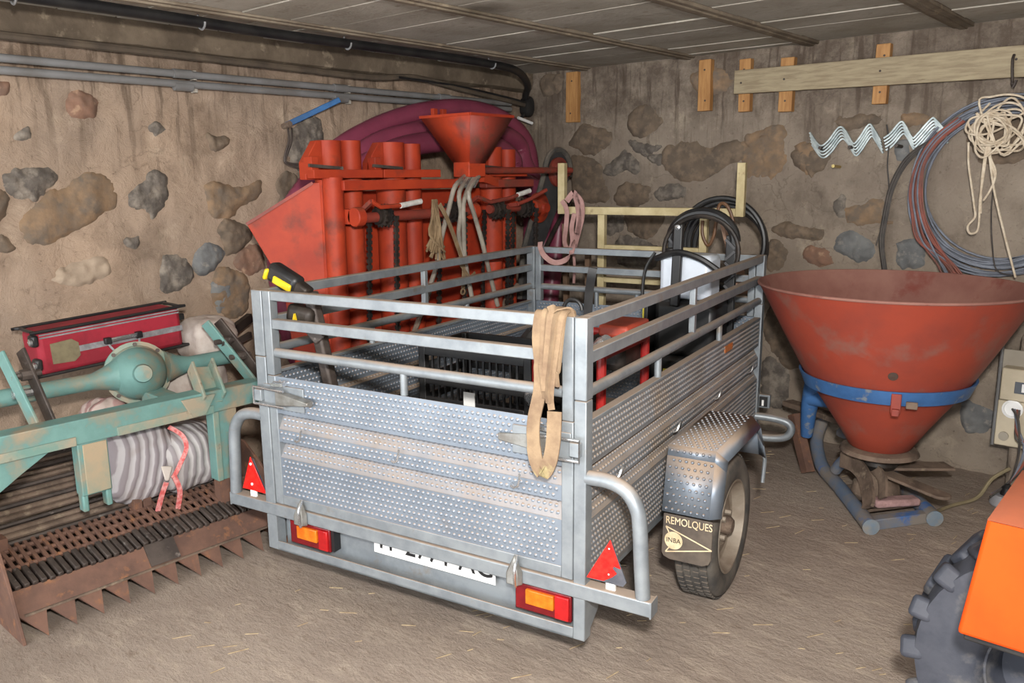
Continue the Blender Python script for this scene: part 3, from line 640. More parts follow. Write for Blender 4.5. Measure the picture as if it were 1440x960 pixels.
# lamps, plate, reflectors
for x0 in (1.088, .098):
    b = MB(); b.bb(x0, x0 + .2, -.012 + .02, .05, .208, .298); LM = b.build('tail_lamp', reddk, TR, bevel=.004)
    b = MB(); b.bb(x0 + (.146 if x0 > 1 else .15), x0 + .195, -.002, .012, .214, .292); b.build('red_lens', redl, LM, bevel=.003)
    b = MB(); b.bb(x0 + .042, x0 + .142, -.002, .012, .236, .286); b.build('amber_lens', amber, LM, bevel=.003)
    b = MB(); b.bb(x0 + .2, x0 + .214, .015, .05, .212, .296); b.build('lamp_side', blackp, LM)
b = MB(); b.bb(.486, .998, .034, .037, .247, .357); NP = b.build('number_plate', whitep, TR, bevel=.002)
me = text_mesh('TF·2771·AG', .112, frame_m((.742, .033, .303), (1, 0, 0), (0, 0, 1)), .0010, .90)
link('plate_lettering', me, inkm, NP)
for sg, x0 in ((1, 1.346), (-1, -.025)):
    M = frame_m((x0, .012, 0), (sg, 0, 0), (0, 0, 1))
    if sg < 0: M = frame_m((x0, .018, 0), (-1, 0, 0), (0, 0, 1))
    b = MB(); b.prism([(.0, .375), (.112, .375), (.122, .39), (.075, .505), (.065, .505)], .004, M); RF = b.build('reflector', mat('dark_reflector_backing', rgb(70, 72, 80), rgb(90, 90, 96), 20, .5), TR)
    yy = .011 if sg > 0 else .012
    M2 = frame_m((x0, .0085, 0), (sg, 0, 0), (0, 0, 1))
    pf = [(-.006, .378), (.05, .38), (.078, .398), (.092, .412), (.078, .426), (.084, .434), (.104, .43), (.07, .515)]
    if sg < 0: pf = [(-.004, .378), (.124, .378), (.07, .515)]
    b = MB(); b.prism(pf, .004, M2); b.build('reflector_face', redrefl, RF, bevel=.001)
    for (u, v) in ((.067, .487), (.067, .405)):
        b = MB(); b.lathe([(.0055, 0), (.0055, .003), (0, .004)], 10, frame_m((x0 + sg * u, .008, v), (1, 0, 0), (0, 0, 1)));  b.build('rivet', whitep, RF)
    b = MB(); b.bb(min(x0 + sg * .055, x0 + sg * .085), max(x0 + sg * .055, x0 + sg * .085), .012, .02, .35, .38); b.build('bracket', whitep, RF)
# toggle latches
for x0, sg in ((1.19, 1), (.12, -1)):
    z = .78
    b = MB(); b.bb(x0 - .10, x0 + .10, -.004, .004, z - .045, z + .045); LA = b.build('latch', galv, TR, bevel=.002)
    b = MB(); M = frame_m((x0, -.008, z), (-sg, 0, 0), (0, 0, 1))
    b.add([M @ Vector(p) for p in [(-.02, -.03, 0), (.15, -.012, 0), (.15, .012, 0), (-.02, .03, 0), (-.02, -.026, .018), (.145, -.006, .026), (.145, .006, .026), (-.02, .026, .018)]], [(0, 1, 2, 3), (7, 6, 5, 4), (0, 4, 5, 1), (1, 5, 6, 2), (2, 6, 7, 3), (3, 7, 4, 0)]); b.v = b.v
    b.build('lever', mat('worn_zinc', rgb(150, 150, 146), rgb(120, 116, 110), 14, .45, .6), LA, bevel=.003)
    b = MB(); e = x0 + sg * .135
    b.tube([(x0 - sg * .02, -.022, z + .03), (e, -.02, z + .032), (e, -.02, z - .032), (x0 - sg * .02, -.022, z - .03)], .0055, 8); b.build('bail', chrome, LA)
    b = MB(); b.bb(min(e - sg * .035, e), max(e - sg * .035, e), -.018, .0, z - .022, z + .022); b.build('catch', galv, LA, bevel=.003)
    b = MB(); b.bar((x0 - sg * .02, -.008, z + .055), (x0 + sg * .04, -.008, z + .05), .03, .012); b.tube([(x0 - sg * .02, -.016, z + .065), (x0 + sg * .03, -.018, z + .062), (x0 + sg * .03, -.018, z + .045), (x0 - sg * .02, -.016, z + .048)], .003, 6); b.build('safety_clip', chrome, LA)
# drop hooks under the tailgate
for x in (.178, 1.097):
    b = MB(); b.add([(x - .028, -.005, .30), (x + .028, -.005, .30), (x + .028, -.005, .345), (x, -.005, .405), (x - .028, -.005, .345), (x - .02, -.03, .305), (x + .02, -.03, .305), (x + .02, -.03, .34), (x, -.016, .39), (x - .02, -.03, .34)],
        [(4, 3, 2, 1, 0), (5, 6, 7, 8, 9), (0, 1, 6, 5), (1, 2, 7, 6), (2, 3, 8, 7), (3, 4, 9, 8), (4, 0, 5, 9)]); HK = b.build('drop_hook', mat('worn_zinc', rgb(150, 150, 146)), TR, bevel=.004)
    b = MB(); b.tube(smooth_path([(x + .012, -.012, .40), (x + .016, -.034, .37), (x + .014, -.036, .33), (x + .012, -.026, .30)], 3), .005, 6); b.build('hook_pin', chrome, HK)
b = MB(); b.bb(W - .0065, W - .003, 1.43, 1.55, .795, .825); b.build('sticker', mat('orange_sticker', rgb(196, 112, 52), rgb(150, 110, 80), 30, .6), TR)
# ------------------------------------------------------------------ more helpers
def onplane(x, y, p0, nrm):
    d = ray(x, y); p0 = Vector(p0); nrm = Vector(nrm); return CAM + d * ((p0 - CAM).dot(nrm) / d.dot(nrm))
def thing_t(name, label, cat, p, group=None):
    p = Vector(p); o = thing(name, label, cat, TW(p), math.radians(10.5), group, world=False); ROOTM[o.name] = Matrix.Translation(-p); return o
def P(name, m, parent, bevel=0, ang=.6, **k):
    return None
def bx(name, m, parent, *r, bevel=.002):
    b = MB(); b.bb(*r); return b.build(name, m, parent, bevel=bevel)
def tb(name, m, parent, pts, r, n=10, sm=0, **k):
    b = MB(); b.tube(smooth_path(pts, sm) if sm else pts, r, n, **k); return b.build(name, m, parent)
def disc(name, m, parent, c, axis, prof, n=28, ang=.6):
    ax = Vector(axis); s, u = basis(ax); M = frame_m(c, s, u); 
    if M.to_3x3().col[2].dot(ax) < 0: M = frame_m(c, u, s)
    b = MB(); b.lathe(prof, n, M); return b.build(name, m, parent, ang=ang)

# ------------------------------------------------------------------ potato digger on the left
DG = thing('potato_digger', 'rusty potato digger with rod bed, toothed blade and turquoise frame', 'farm implement', (.5, -3.37, 0))
b = MB(); Y0, Y1 = -3.905, -2.85
b.add([(.885, Y0, .155), (.945, Y0, .078), (.945, Y1, .078), (.885, Y1, .155), (.875, Y0, .145), (.935, Y0, .068), (.935, Y1, .068), (.875, Y1, .145)], [(0, 1, 2, 3), (7, 6, 5, 4), (0, 4, 5, 1), (1, 5, 6, 2), (2, 6, 7, 3), (3, 7, 4, 0)])
BL = b.build('blade_bar', rust, DG, bevel=.002)
b = MB(); b.bar((.9125, -3.43, .1195), (.9125, -3.31, .1195), .09, .012, (.79, 0, .61)); b.build('splice_plate', rust_dark, BL)
b = MB(); b.bar((.949, Y0 + .02, .08), (.949, Y1, .08), .008, .008); b.build('weld_seam', rust_pale, BL)
tooth = None
for i in range(10):
    y = -3.858 + i * .0955
    b = MB(); V = [(.945, y - .044, .082), (.945, y + .044, .082), (1.0, y + .024, .001), (.935, y - .044, .074), (.935, y + .044, .074), (.990, y + .024, .001)]
    b.add(V, [(0, 2, 1), (3, 4, 5), (0, 3, 5, 2), (2, 5, 4, 1), (1, 4, 3, 0)]); b.build('tooth', rust, DG)
for i in range(36):
    y = -3.885 + i * .0287
    b = MB(); dz = random.uniform(-.004, .004); b.bar((.67, y - .004, .238 + dz), (.84, y + .004, .178 + dz), .014, .014); f_ = b.build('finger', rust, DG, bevel=.002)
    b = MB(); b.bar((.80, y + .002, .192 + dz), (.892, y + .008, .158 + dz), .020, .018); b.build('finger_tip', rust_dark, f_, bevel=.004)
for x, z in ((.69, .226), (.735, .210), (.785, .192)):
    tb('cross_rod', rust, DG, [(x, Y0, z), (x, Y1, z)], .010, 6)
k = 0; x = .64
while x > .02:
    z = .232 + (.64 - x) * .30; dy = random.uniform(-.02, .02); ms = rust_pale if k % 3 else rust_dark
    tb('conveyor_rod', ms, DG, [(x + random.uniform(-.004, .004), -3.92 + dy, z), (x + random.uniform(-.006, .006), -2.80 + dy, z + random.uniform(-.004, .004))], random.choice((.009, .011, .0125)), 7)
    x -= .036; k += 1
bx('tray', rust_dark, DG, .05, .86, -3.9, -2.82, .06, .075)
for y in (-3.906, -2.845):
    b = MB(); b.prism([(1.005, 0), (.93, .17), (.86, .30), (.70, .40), (.1, .48), (.1, .05), (.7, .0)], .012, frame_m((0, y, 0), (1, 0, 0), (0, 0, 1))); b.build('side_plate', rust, DG, bevel=.002)
for y in (-3.87, -3.33, -3.37):
    bx('link_block', rust, DG, .64, .70, y, y + .035, .235, .28)
# turquoise frame
b = MB(); b.bb(.745, .83, -4.0, -2.83, .645, .70); b.bb(.822, .834, -4.0, -2.83, .606, .70); MBm = b.build('main_beam', teal, DG, bevel=.004)
bx('beam_lip', teal_worn, MBm, .832, .84, -3.46, -3.06, .606, .64)
bx('beam_lip', teal_worn, MBm, .832, .84, -4.0, -3.61, .606, .64)
b = MB(); b.bb(.765, .825, -3.605, -3.495, .40, .65); LG = b.build('leg', teal, DG, bevel=.004)
bx('leg_face', mat('bare_beige_primer', rgb(160, 142, 116), rgb(134, 136, 118), 8, .7, c3=rgb(110, 90, 70), s3=14, lo3=.62, hi3=.72), LG, .824, .829, -3.588, -3.50, .405, .60)
for y in (-3.605, -3.518):
    bx('prong', teal, LG, .775, .82, y, y + .022, .335, .41, bevel=.006)
b = MB(); b.bb(.765, .825, -3.06, -2.95, .30, .65); LG2 = b.build('leg', teal, DG, bevel=.004)
bx('leg_face', teal_worn, LG2, .824, .829, -3.06, -3.035, .30, .64)
b = MB(); b.bar((.795, -3.0, .305), (.79, -3.0, .10), .05, .10); b.build('leg_foot', rust, LG2)
b = MB(); b.prism([(-4.0, .61), (-3.69, .61), (-3.80, .545), (-4.0, .42)], .01, frame_m((.815, 0, 0), (0, 1, 0), (0, 0, 1))); b.build('gusset', teal, DG, bevel=.002)
b = MB(); b.prism([(-3.20, .69), (-3.05, .69), (-3.10, .61), (-3.16, .61)], .01, frame_m((.836, 0, 0), (0, 1, 0), (0, 0, 1))); b.build('gusset', teal_worn, DG, bevel=.002)
b = MB(); b.tube([(.5, -3.78, .755), (.5, -3.40, .755), (.5, -3.34, .758), (.5, -3.28, .762)], [.034, .034, .05, .075], 18); b.tube([(.5, -3.10, .762), (.5, -3.04, .757), (.5, -2.98, .755), (.5, -2.72, .755)], [.075, .05, .034, .034], 18); b.build('axle_tube', teal, DG)
GB = disc('gearbox', teal_worn, DG, (.44, -3.19, .745), (.93, -.28, .18), [(.0, -.06), (.08, -.06), (.125, -.02), (.135, .03), (.135, .055), (.118, .06), (.112, .075)], 30, .5)
disc('gearbox_cover', teal, GB, (.445, -3.192, .745), (.93, -.28, .18), [(.112, .05), (.112, .085), (.10, .12), (.075, .16), (.04, .19), (.035, .215), (.0, .22)], 24, .5)
for k in range(8):
    a = 2 * PI * k / 8; ax = Vector((.93, -.28, .18)).normalized(); s, u = basis(ax); c = Vector((.44, -3.19, .745)) + s * (.123 * math.cos(a)) + u * (.123 * math.sin(a)) + ax * .055
    b = MB(); b.cyl(c, c + ax * .014, .009, 6); b.build('bolt', rust_dark, GB)
b = MB(); b.bar((.56, -3.19, .66), (.78, -3.17, .64), .09, .07); b.build('gearbox_mount', teal, DG, bevel=.006)
b = MB()
for s_ in (-1, 1): b.bar((.70, -3.03 + .045 * s_, .79), (.84, -3.06 + .045 * s_, .665), .012, .07, (1, 0, 1))
b.bar((.69, -3.03, .775), (.83, -3.06, .65), .09, .012, (1, 0, 1)); b.build('bracket', teal_worn, DG, bevel=.003)
for (ya, yb) in ((-3.745, -3.70), (-3.675, -3.645), (-2.93, -2.80), (-2.87, -2.745)):
    b = MB(); b.bar((.585, ya, .945), (.735, yb, .665), .012, .055, (1, .2, .5)); UPR = b.build('upright', teal if ya in (-3.745, -2.93) else rust_dark, DG, bevel=.003)
for (y0, y1) in ((-3.74, -3.665), (-2.92, -2.86), (-2.88, -2.81)):
    t_ = .25 if y0 != -2.88 else .5
    c = Vector((.60 + .15 * t_, (y0 + y1) / 2 + .02, .93 - .28 * t_)); b = MB(); b.cyl(c + Vector((0, -.05, 0)), c + Vector((0, .05, 0)), .012, 10); b.cyl(c + Vector((0, -.02, 0)), c + Vector((0, .02, 0)), .022, 8); b.build('bolt', rust_dark, DG)
for z in (.86, .79):
    tb('spacer_bolt', chrome, DG, [(.63, -3.735, z), (.63, -3.65, z)], .016, 8)
b = MB(); b.bar((.14, -3.85, .40), (.14, -2.8, .40), .05, .05); b.build('rear_beam', rust_dark, DG)
for y in (-3.8, -2.86):
    b = MB(); b.bar((.14, y, .38), (.14, y, .0), .05, .05); b.build('rear_leg', rust_dark, DG)
    b = MB(); b.bar((.16, y, .42), (.5, y, .75), .04, .04); b.build('rear_brace', rust_dark, DG)
# ------------------------------------------------------------------ suitcase
ct = Vector((.22, -3.235, .795)); SU = thing('suitcase', 'red fabric suitcase with grey stripe lying on the digger frame', 'suitcase', ct)
Rt = Matrix.Rotation(math.radians(3.0), 4, 'X')
def sp(x, y, z): return ct + (Rt @ Vector((x, y, z)))
def rbox(x0, x1, y0, y1, z0, z1):
    b = MB(); b.bb(x0, x1, y0, y1, z0, z1); b.v = [sp(*v) for v in b.v]; return b
suit = mat('crimson_fabric', rgb(150, 28, 46), rgb(128, 22, 38), 10, .75, 0, .0006, 220)
grey_web = mat('grey_webbing', rgb(140, 138, 140), rgb(112, 110, 112), 22, .7)
BD = rbox(-.03, .145, -.30, .315, .0, .185).build('body', suit, SU, bevel=.022)
for z, m_ in ((.004, blackp), (.186, blackp)):
    lp = [sp(x, y, z) for x, y in ((.147, -.27), (.147, .29), (.13, .317), (-.01, .317), (-.032, .29), (-.032, -.28), (-.01, -.302), (.125, -.302))]
    b = MB(); b.tube(smooth_path(lp, 3, True), .007, 8, closed=True); b.build('piping', m_, SU)
for z in (.160, .172):
    b = rbox(.1455, .148, -.29, .305, z - .003, z + .003); b.build('zip', grey_web, SU, bevel=0)
rbox(.1455, .1485, -.17, .312, .075, .10).build('stripe', grey_web, SU, bevel=0)
b = MB(); b.prism([(-.255, .045), (-.17, .04), (-.145, .06), (-.145, .115), (-.17, .135), (-.255, .13)], .004, frame_m((0, 0, 0), (0, 1, 0), (0, 0, 1)))
b.v = [sp(v.x + .146, v.y, v.z) for v in b.v]; b.build('patch', mat('olive_patch', rgb(122, 112, 86), rgb(108, 98, 76), 30, .8), SU)
HN = rbox(.150, .164, -.02, .10, .088, .108).build('handle', chrome, SU, bevel=.005)
for y in (-.03, .105):
    rbox(.146, .17, y - .014, y + .014, .084, .112).build('handle_end', blackp, HN, bevel=.003)
b = MB(); b.tube(smooth_path([sp(.158, -.03, .085), sp(.175, -.01, .05), sp(.178, .04, .04), sp(.172, .09, .055), sp(.16, .105, .085)], 4), .005, 6); b.build('handle_loop', grey_web, HN)
for x, z in ((.12, .15), (.12, .05)):
    b = MB(); b.box(sp(x, -.305, z), (.05, .03, .05)); b.build('corner_foot', blackp, SU, bevel=.01)
    b = MB(); c = sp(x + .02, -.318, z); b.lathe([(.014, 0), (.014, .01), (0, .016)], 12, frame_m(c, (1, 0, 0), (0, 0, 1))); b.build('stud', chrome, SU)
rbox(.02, .09, .315, .36, .11, .14).build('pull_handle', blackp, SU, bevel=.005)
# ------------------------------------------------------------------ sacks
def stripe_mat(name, cA, cB, scale, rot, dist=1.5):
    m = bpy.data.materials.new(name); m.use_nodes = True; N = m.node_tree.nodes; L = m.node_tree.links; b = N['Principled BSDF']; b.inputs['Roughness'].default_value = .7
    tc = N.new('ShaderNodeTexCoord'); mp = N.new('ShaderNodeMapping'); mp.inputs['Rotation'].default_value = rot; L.new(tc.outputs['Object'], mp.inputs['Vector'])
    w = N.new('ShaderNodeTexWave'); w.inputs['Scale'].default_value = scale; w.inputs['Distortion'].default_value = dist; w.inputs['Detail'].default_value = 2; w.inputs['Detail Scale'].default_value = 1.5; L.new(mp.outputs[0], w.inputs['Vector'])
    r = N.new('ShaderNodeMapRange'); r.inputs['From Min'].default_value = .35; r.inputs['From Max'].default_value = .65; L.new(w.outputs['Fac'], r.inputs['Value'])
    x = N.new('ShaderNodeMix'); x.data_type = 'RGBA'; L.new(r.outputs[0], x.inputs['Factor']); x.inputs['A'].default_value = cA; x.inputs['B'].default_value = cB
    n = N.new('ShaderNodeTexNoise'); n.inputs['Scale'].default_value = 7; L.new(tc.outputs['Object'], n.inputs['Vector'])
    r2 = N.new('ShaderNodeMapRange'); r2.inputs['From Min'].default_value = .55; r2.inputs['From Max'].default_value = .75; r2.inputs['To Max'].default_value = .7; L.new(n.outputs['Fac'], r2.inputs['Value'])
    y = N.new('ShaderNodeMix'); y.data_type = 'RGBA'; L.new(r2.outputs[0], y.inputs['Factor']); L.new(x.outputs['Result'], y.inputs['A']); y.inputs['B'].default_value = rgb(126, 110, 98); L.new(y.outputs['Result'], b.inputs['Base Color'])
    bp = N.new('ShaderNodeBump'); bp.inputs['Distance'].default_value = .004; L.new(w.outputs['Fac'], bp.inputs['Height']); L.new(bp.outputs[0], b.inputs['Normal'])
    return m
sackm = stripe_mat('striped_woven_sack', rgb(172, 168, 170), rgb(134, 126, 130), 9, (0, .65, 1.2), .8)
sackw = mat('white_woven_sack', rgb(190, 180, 172), rgb(166, 152, 142), 7, .8, 0, .002, 40)
def blob(c, s, seed, fold=.05, k=9, nx=40, ny=24, e=.75, flatz=None):
    V = []; F = []; c = Vector(c)
    for i in range(ny + 1):
        ph = -PI / 2 + PI * i / ny
        for j in range(nx):
            th = 2 * PI * j / nx; pw = lambda q: math.copysign(abs(q) ** e, q)
            p = Vector((pw(math.cos(ph)) * pw(math.cos(th)) * s[0], pw(math.cos(ph)) * pw(math.sin(th)) * s[1], pw(math.sin(ph)) * s[2]))
            d = 1 + fold * math.sin(k * th + 3 * fbm(p, 3, seed)) * math.cos(ph) + .12 * fbm(p, 5, seed) + .05 * fbm(p, 16, seed)
            p = p * d
            if flatz is not None and p.z < flatz: p.z = flatz + (p.z - flatz) * .15
            V.append(c + p)
    for i in range(ny):
        for j in range(nx): F.append((i * nx + j, i * nx + (j + 1) % nx, (i + 1) * nx + (j + 1) % nx, (i + 1) * nx + j))
    return MB().add(V, F)
SK = thing('sack', 'bulging grey-striped woven sack with red edging on the rod bed', 'sack', (.60, -3.20, .18))
sk1 = blob((.585, -3.30, .42), (.14, .17, .17), 4, .03, 5).build('bag', sackm, SK, ang=3.1)
blob((.60, -3.10, .375), (.15, .165, .15), 9, .03, 5).build('bag_side', stripe_mat('striped_woven_sack_b', rgb(174, 170, 169), rgb(140, 133, 135), 9, (0, -.25, 1.3), .8), SK, ang=3.1)
redtrim = mat('red_sack_edging', rgb(196, 84, 82), rgb(214, 150, 146), 60, .8)
def onsack(px, py, x): return onx(px, py, x)
def skin(pts, off=.006):   # lift a path onto the sack: push towards +x until outside
    return [Vector(p) for p in pts]
b = MB(); b.ribbon(smooth_path([onsack(237, 600, .69), onsack(256, 612, .72), onsack(262, 630, .745), onsack(252, 655, .765), onsack(243, 672, .77)], 5), [(0, .3, .2)] * 21, .018, .006); b.build('edging', redtrim, SK)
b = MB(); b.ribbon(smooth_path([onsack(234, 678, .775), onsack(228, 695, .77), onsack(222, 718, .755)], 5), [(0, 1, 0)] * 11, .02, .006); b.build('edging', redtrim, SK)
b = MB(); b.ribbon(smooth_path([onsack(245, 670, .775), onsack(253, 690, .775), onsack(250, 716, .76)], 5), [(0, 1, 0)] * 11, .02, .006); b.build('edging', redtrim, SK)
b = MB(); b.add([onsack(226, 655, .77), onsack(243, 655, .775), onsack(238, 676, .782), onsack(232, 676, .782), onsack(226, 655, .74), onsack(243, 655, .745), onsack(238, 676, .75), onsack(232, 676, .75)], [(0, 1, 2, 3), (7, 6, 5, 4), (0, 4, 5, 1), (1, 5, 6, 2), (2, 6, 7, 3), (3, 7, 4, 0)]); b.build('knot', sackw, SK, bevel=.006)
SK2 = thing('sack', 'folded red-and-white sack heaped behind the turquoise leg', 'sack', (.42, -2.95, .25))
blob((.43, -2.96, .40), (.15, .13, .16), 21, .05, 4).build('bag', stripe_mat('red_white_sack', rgb(190, 178, 168), rgb(150, 132, 122), 5, (.2, .9, 0), 6), SK2, ang=3.1)
b = MB(); b.ribbon(smooth_path([onx(262, 605, .58), onx(280, 618, .585), onx(296, 632, .58), onx(304, 640, .57)], 5), [(0, .3, .6)] * 16, .04, .008); b.build('red_band', mat('red_plastic_cloth', rgb(152, 44, 44), rgb(180, 100, 96), 40, .6), SK2)
b = MB(); b.ribbon(smooth_path([onx(266, 628, .585), onx(284, 640, .59), onx(300, 652, .58)], 5), [(0, .3, .6)] * 11, .018, .008); b.build('green_band', mat('green_cloth', rgb(86, 112, 98), rgb(120, 132, 118), 40, .7), SK2)
SK3 = tag(blob((.33, -2.79, .82), (.13, .13, .11), 33, .04, 5).build('sack', sackw, None, ang=3.1), 'crumpled plain white sack beside the red suitcase', 'sack')
SK4 = tag(blob((.40, -3.32, .52), (.12, .10, .13), 41, .05, 4).build('sack', stripe_mat('pale_pink_sack', rgb(190, 172, 164), rgb(164, 130, 126), 6, (.3, .5, 0), 6), None, ang=3.1), 'small pinkish sack tucked under the turquoise gearbox', 'sack')
SK5 = tag(blob((.36, -2.90, .66), (.12, .15, .10), 47, .05, 5).build('sack', sackw, None, ang=3.1), 'dusty white sack below the right end of the turquoise axle tube', 'sack')

# ------------------------------------------------------------------ red seeding machine
SD = thing('planter_machine', 'orange-red planting machine with tall tubes and square funnel standing against left wall', 'farm implement', (.65, -1.6, 0))
for (y, r, zt, lean) in ((-2.275, .066, 1.742, 0), (-2.14, .054, 1.745, 0), (-1.885, .076, 1.742, 0), (-1.745, .056, 1.738, 0), (-1.113, .066, 1.733, 0), (-.970, .052, 1.722, 0)):
    b = MB(); b.tube([(.655, y, .03), (.655, y, zt)], r, 22); t = b.build('tube', red, SD)
    disc('tube_mouth', red_dull, t, (.655, y, zt), (0, 0, 1), [(r * .85, .001), (0, .0015)], 22)
for y in (-2.36, -1.985, -1.20):
    b = MB(); b.prism([(0, 1.74), (-.03, 1.74), (-.10, 1.64), (-.10, 1.56), (.0, 1.56)], .05, frame_m((.64, y + .03, 0), (0, 1, 0), (0, 0, 1))); b.build('shoulder', red, SD, bevel=.003)
    bx('clamp', red, SD, .68, .74, y - .07, y - .03, 1.585, 1.665)
    b = MB(); b.bar((.76, y - .10, 1.625), (.76, y + .09, 1.612), .012, .014); b.build('clamp_bar', rust_dark, SD)
for y0, y1 in ((-2.43, -2.02), (-2.01, -1.62), (-1.24, -.90)):
    bx('upper_rail', red, SD, .70, .755, y0, y1, 1.566, 1.606)
bx('lower_rail', red, SD, .735, .79, -2.29, -1.52, 1.508, 1.556, bevel=.004)
bx('lower_rail', red_dull, SD, .735, .79, -1.30, -.88, 1.505, 1.55, bevel=.004)
b = MB(); b.bar((.765, -1.54, 1.53), (.80, -1.42, 1.56), .05, .045); b.bar((.765, -1.2, 1.53), (.80, -1.36, 1.56), .05, .045); b.build('rail_bend', red, SD)
tb('drive_shaft', red_dull, SD, [(.80, -1.36, 1.60), (.78, -.50, 1.60)], .019, 12)
bx('back_plate', red, SD, .56, .575, -2.30, -.88, .04, 1.50)
bx('base_frame', red, SD, .50, .80, -2.36, -.88, .0, .06)
# left end panel, flaring outwards
pA, pB = Vector((.70, -2.30, 0)), Vector((.44, -2.615, 0)); pn_ = (pB - pA).cross(Vector((0, 0, 1))).normalized(); ud = (pB - pA).normalized()
def on_end(x, y): q = onplane(x, y, pA, pn_); return ((q - pA).dot(ud), q.z)
poly = [on_end(*q) for q in ((347, 315), (392, 284), (440, 257), (466, 256), (470, 400))] + [(.02, .50), (.20, .50), on_end(398, 400)]
b = MB(); Mx = frame_m(pA, ud, (0, 0, 1)); b.prism(poly, .008, Mx); EP = b.build('end_panel', red, SD, bevel=.002)
a_, c_ = [Mx @ Vector((*on_end(*q), .0)) for q in ((347, 315), (440, 257))]
b = MB(); b.bar(a_, c_, .022, .014); b.build('panel_lip', red_dull, EP)
tb('column', red, SD, [(.725, -2.305, .05), (.725, -2.305, 1.57)], .05, 18)
# shaft, sprockets, chains
tb('sprocket_shaft', red_dull, SD, [(.835, -2.27, 1.378), (.835, -1.50, 1.386)], .025, 14)
tb('sprocket_shaft', red_dull, SD, [(.835, -1.33, 1.388), (.80, -.86, 1.390)], .025, 14)
for y in (-2.25, -1.46, -.93):
    BH = disc('bearing_housing', red, SD, (.83, y, 1.385), (0, 1, 0), [(.0, -.025), (.042, -.025), (.046, -.02), (.046, .02), (.035, .025), (0, .025)], 20)
    b = MB(); b.bar((.80, y, 1.385), (.70, y, 1.385), .05, .07); b.build('bearing_arm', red, BH)
for y in (-2.10, -1.62, -1.27, -1.02):
    pr_ = []
    b = MB(); n = 14; V = []
    for s_ in (-.02, .02):
        M = frame_m((.835, y + s_, 1.385), (0, 0, 1), (1, 0, 0)); pts = []
        for k in range(n * 2):
            a = PI * k / n; rr = .058 if k % 2 else .046; pts.append((rr * math.cos(a), rr * math.sin(a)))
        b.prism(pts, .01, M)
    b.cyl((.835, y - .04, 1.385), (.835, y + .04, 1.385), .04, 14); b.build('sprocket', blackm, SD)
    for xo_ in (-.055, .055):
        cb = MB(); z = 1.375
        while z > .72:
            t_ = (1.375 - z) * .05; cb.box((.835 + xo_ - xo_ * .0, y + xo_ * .7 - t_ * (1 if xo_ < 0 else .6), z), (.02, .022, .018)); cb.box((.835 + xo_, y + xo_ * .7 - t_ * (1 if xo_ < 0 else .6), z - .015), (.012, .013, .014)); z -= .03
        tag(cb.build('chain', blackm, SD), kind='stuff')
for y0, y1 in ((-2.06, -1.75),):
    pass
whiteg = mat('white_grip_tape', rgb(206, 204, 200), rgb(180, 176, 170), 30, .6)
for pts in ([(523, 283), (535, 291), (562, 289), (592, 283)], [(672, 277), (690, 284), (715, 279), (745, 268)], [(728, 287), (745, 280), (768, 267)]):
    q = [onx(x, y, .90) for x, y in pts]; tb('lever', red_dull if pts[0][0] != 523 else red, SD, q, .011, 8)
    if pts[0][0] != 728:
        a_, c_ = (onx(563, 289, .902), onx(592, 283, .902)) if pts[0][0] == 523 else (onx(728, 274, .902), onx(745, 268, .902)); tb('grip', whiteg, SD, [a_, c_], .0135, 10)
    b = MB(); b.bar(q[0], Vector((.80, q[0].y, 1.40)), .02, .02); b.build('lever_pivot', red_dull, SD)
# funnel: square hopper, near corner towards the camera
NZ = onx(661, 162, .95); x1, y0_ = .95, NZ.y; zt = 1.886; x0_ = .575; y1_ = onx(722, 168, .95).y
cx, cy = .79, -1.435
for nm, m_, pts in (('funnel_side', red, ((x1, y0_), (x0_, y0_))), ('funnel_face', red_dull, ((x1, y1_), (x1, y0_))), ('funnel_side', red, ((x0_, y0_), (x0_, y1_))), ('funnel_side', red, ((x0_, y1_), (x1, y1_)))):
    (ax, ay), (bx_, by) = pts; s_ = .11
    lo = lambda X, Y: (cx + (X - (x0_ + x1) / 2) / (x1 - x0_) * s_, cy + (Y - (y0_ + y1_) / 2) / (y1_ - y0_) * s_, 1.63)
    b = MB(); b.add([(ax, ay, zt), (bx_, by, zt), lo(bx_, by), lo(ax, ay)], [(0, 1, 2, 3)]); o = b.build(nm, m_, SD); md = o.modifiers.new('thickness', 'SOLIDIFY'); md.thickness = .004; md.offset = 0
b = MB()
for p_, q_ in (((x0_, y0_), (x1, y0_)), ((x1, y0_), (x1, y1_)), ((x1, y1_), (x0_, y1_)), ((x0_, y1_), (x0_, y0_))): b.bar((p_[0], p_[1], zt - .002), (q_[0], q_[1], zt - .002), .012, .014)
b.build('funnel_rim', red, SD)
for y in (y0_ + .09, y0_ + .16):
    bx('rim_lug', red, SD, x0_ - .01, x0_ + .015, y, y + .03, zt, zt + .05)
bx('spout', red, SD, .73, .85, -1.50, -1.37, 1.565, 1.645, bevel=.005)
clear = mat('cloudy_plastic_tube', rgb(150, 142, 130), rgb(120, 112, 102), 8, .4)
for k, pts in enumerate(([(641, 245), (640, 262), (632, 290), (622, 330), (612, 380), (590, 440)], [(645, 245), (646, 270), (648, 300), (645, 330), (652, 370)], [(651, 245), (653, 280), (652, 320), (654, 365), (664, 420)], [(658, 247), (659, 270), (668, 305), (678, 340), (690, 390), (700, 430)])):
    q = [onx(x, y, .885 + .012 * k) for x, y in pts]; q[0] = Vector((.80 + .01 * k, -1.475 + .026 * k, 1.575)); t = tb('seed_tube', clear, SD, q, .0125, 10, sm=4)
    b = MB(); b.tube([q[0] + (q[1] - q[0]) * .3, q[0] + (q[1] - q[0]) * .6], .0155, 10); b.build('hose_clip', chrome, t)
for (a_, c_) in (((560, 520), (600, 440)), ((640, 430), (600, 400)), ((690, 360), (735, 415))):
    pass
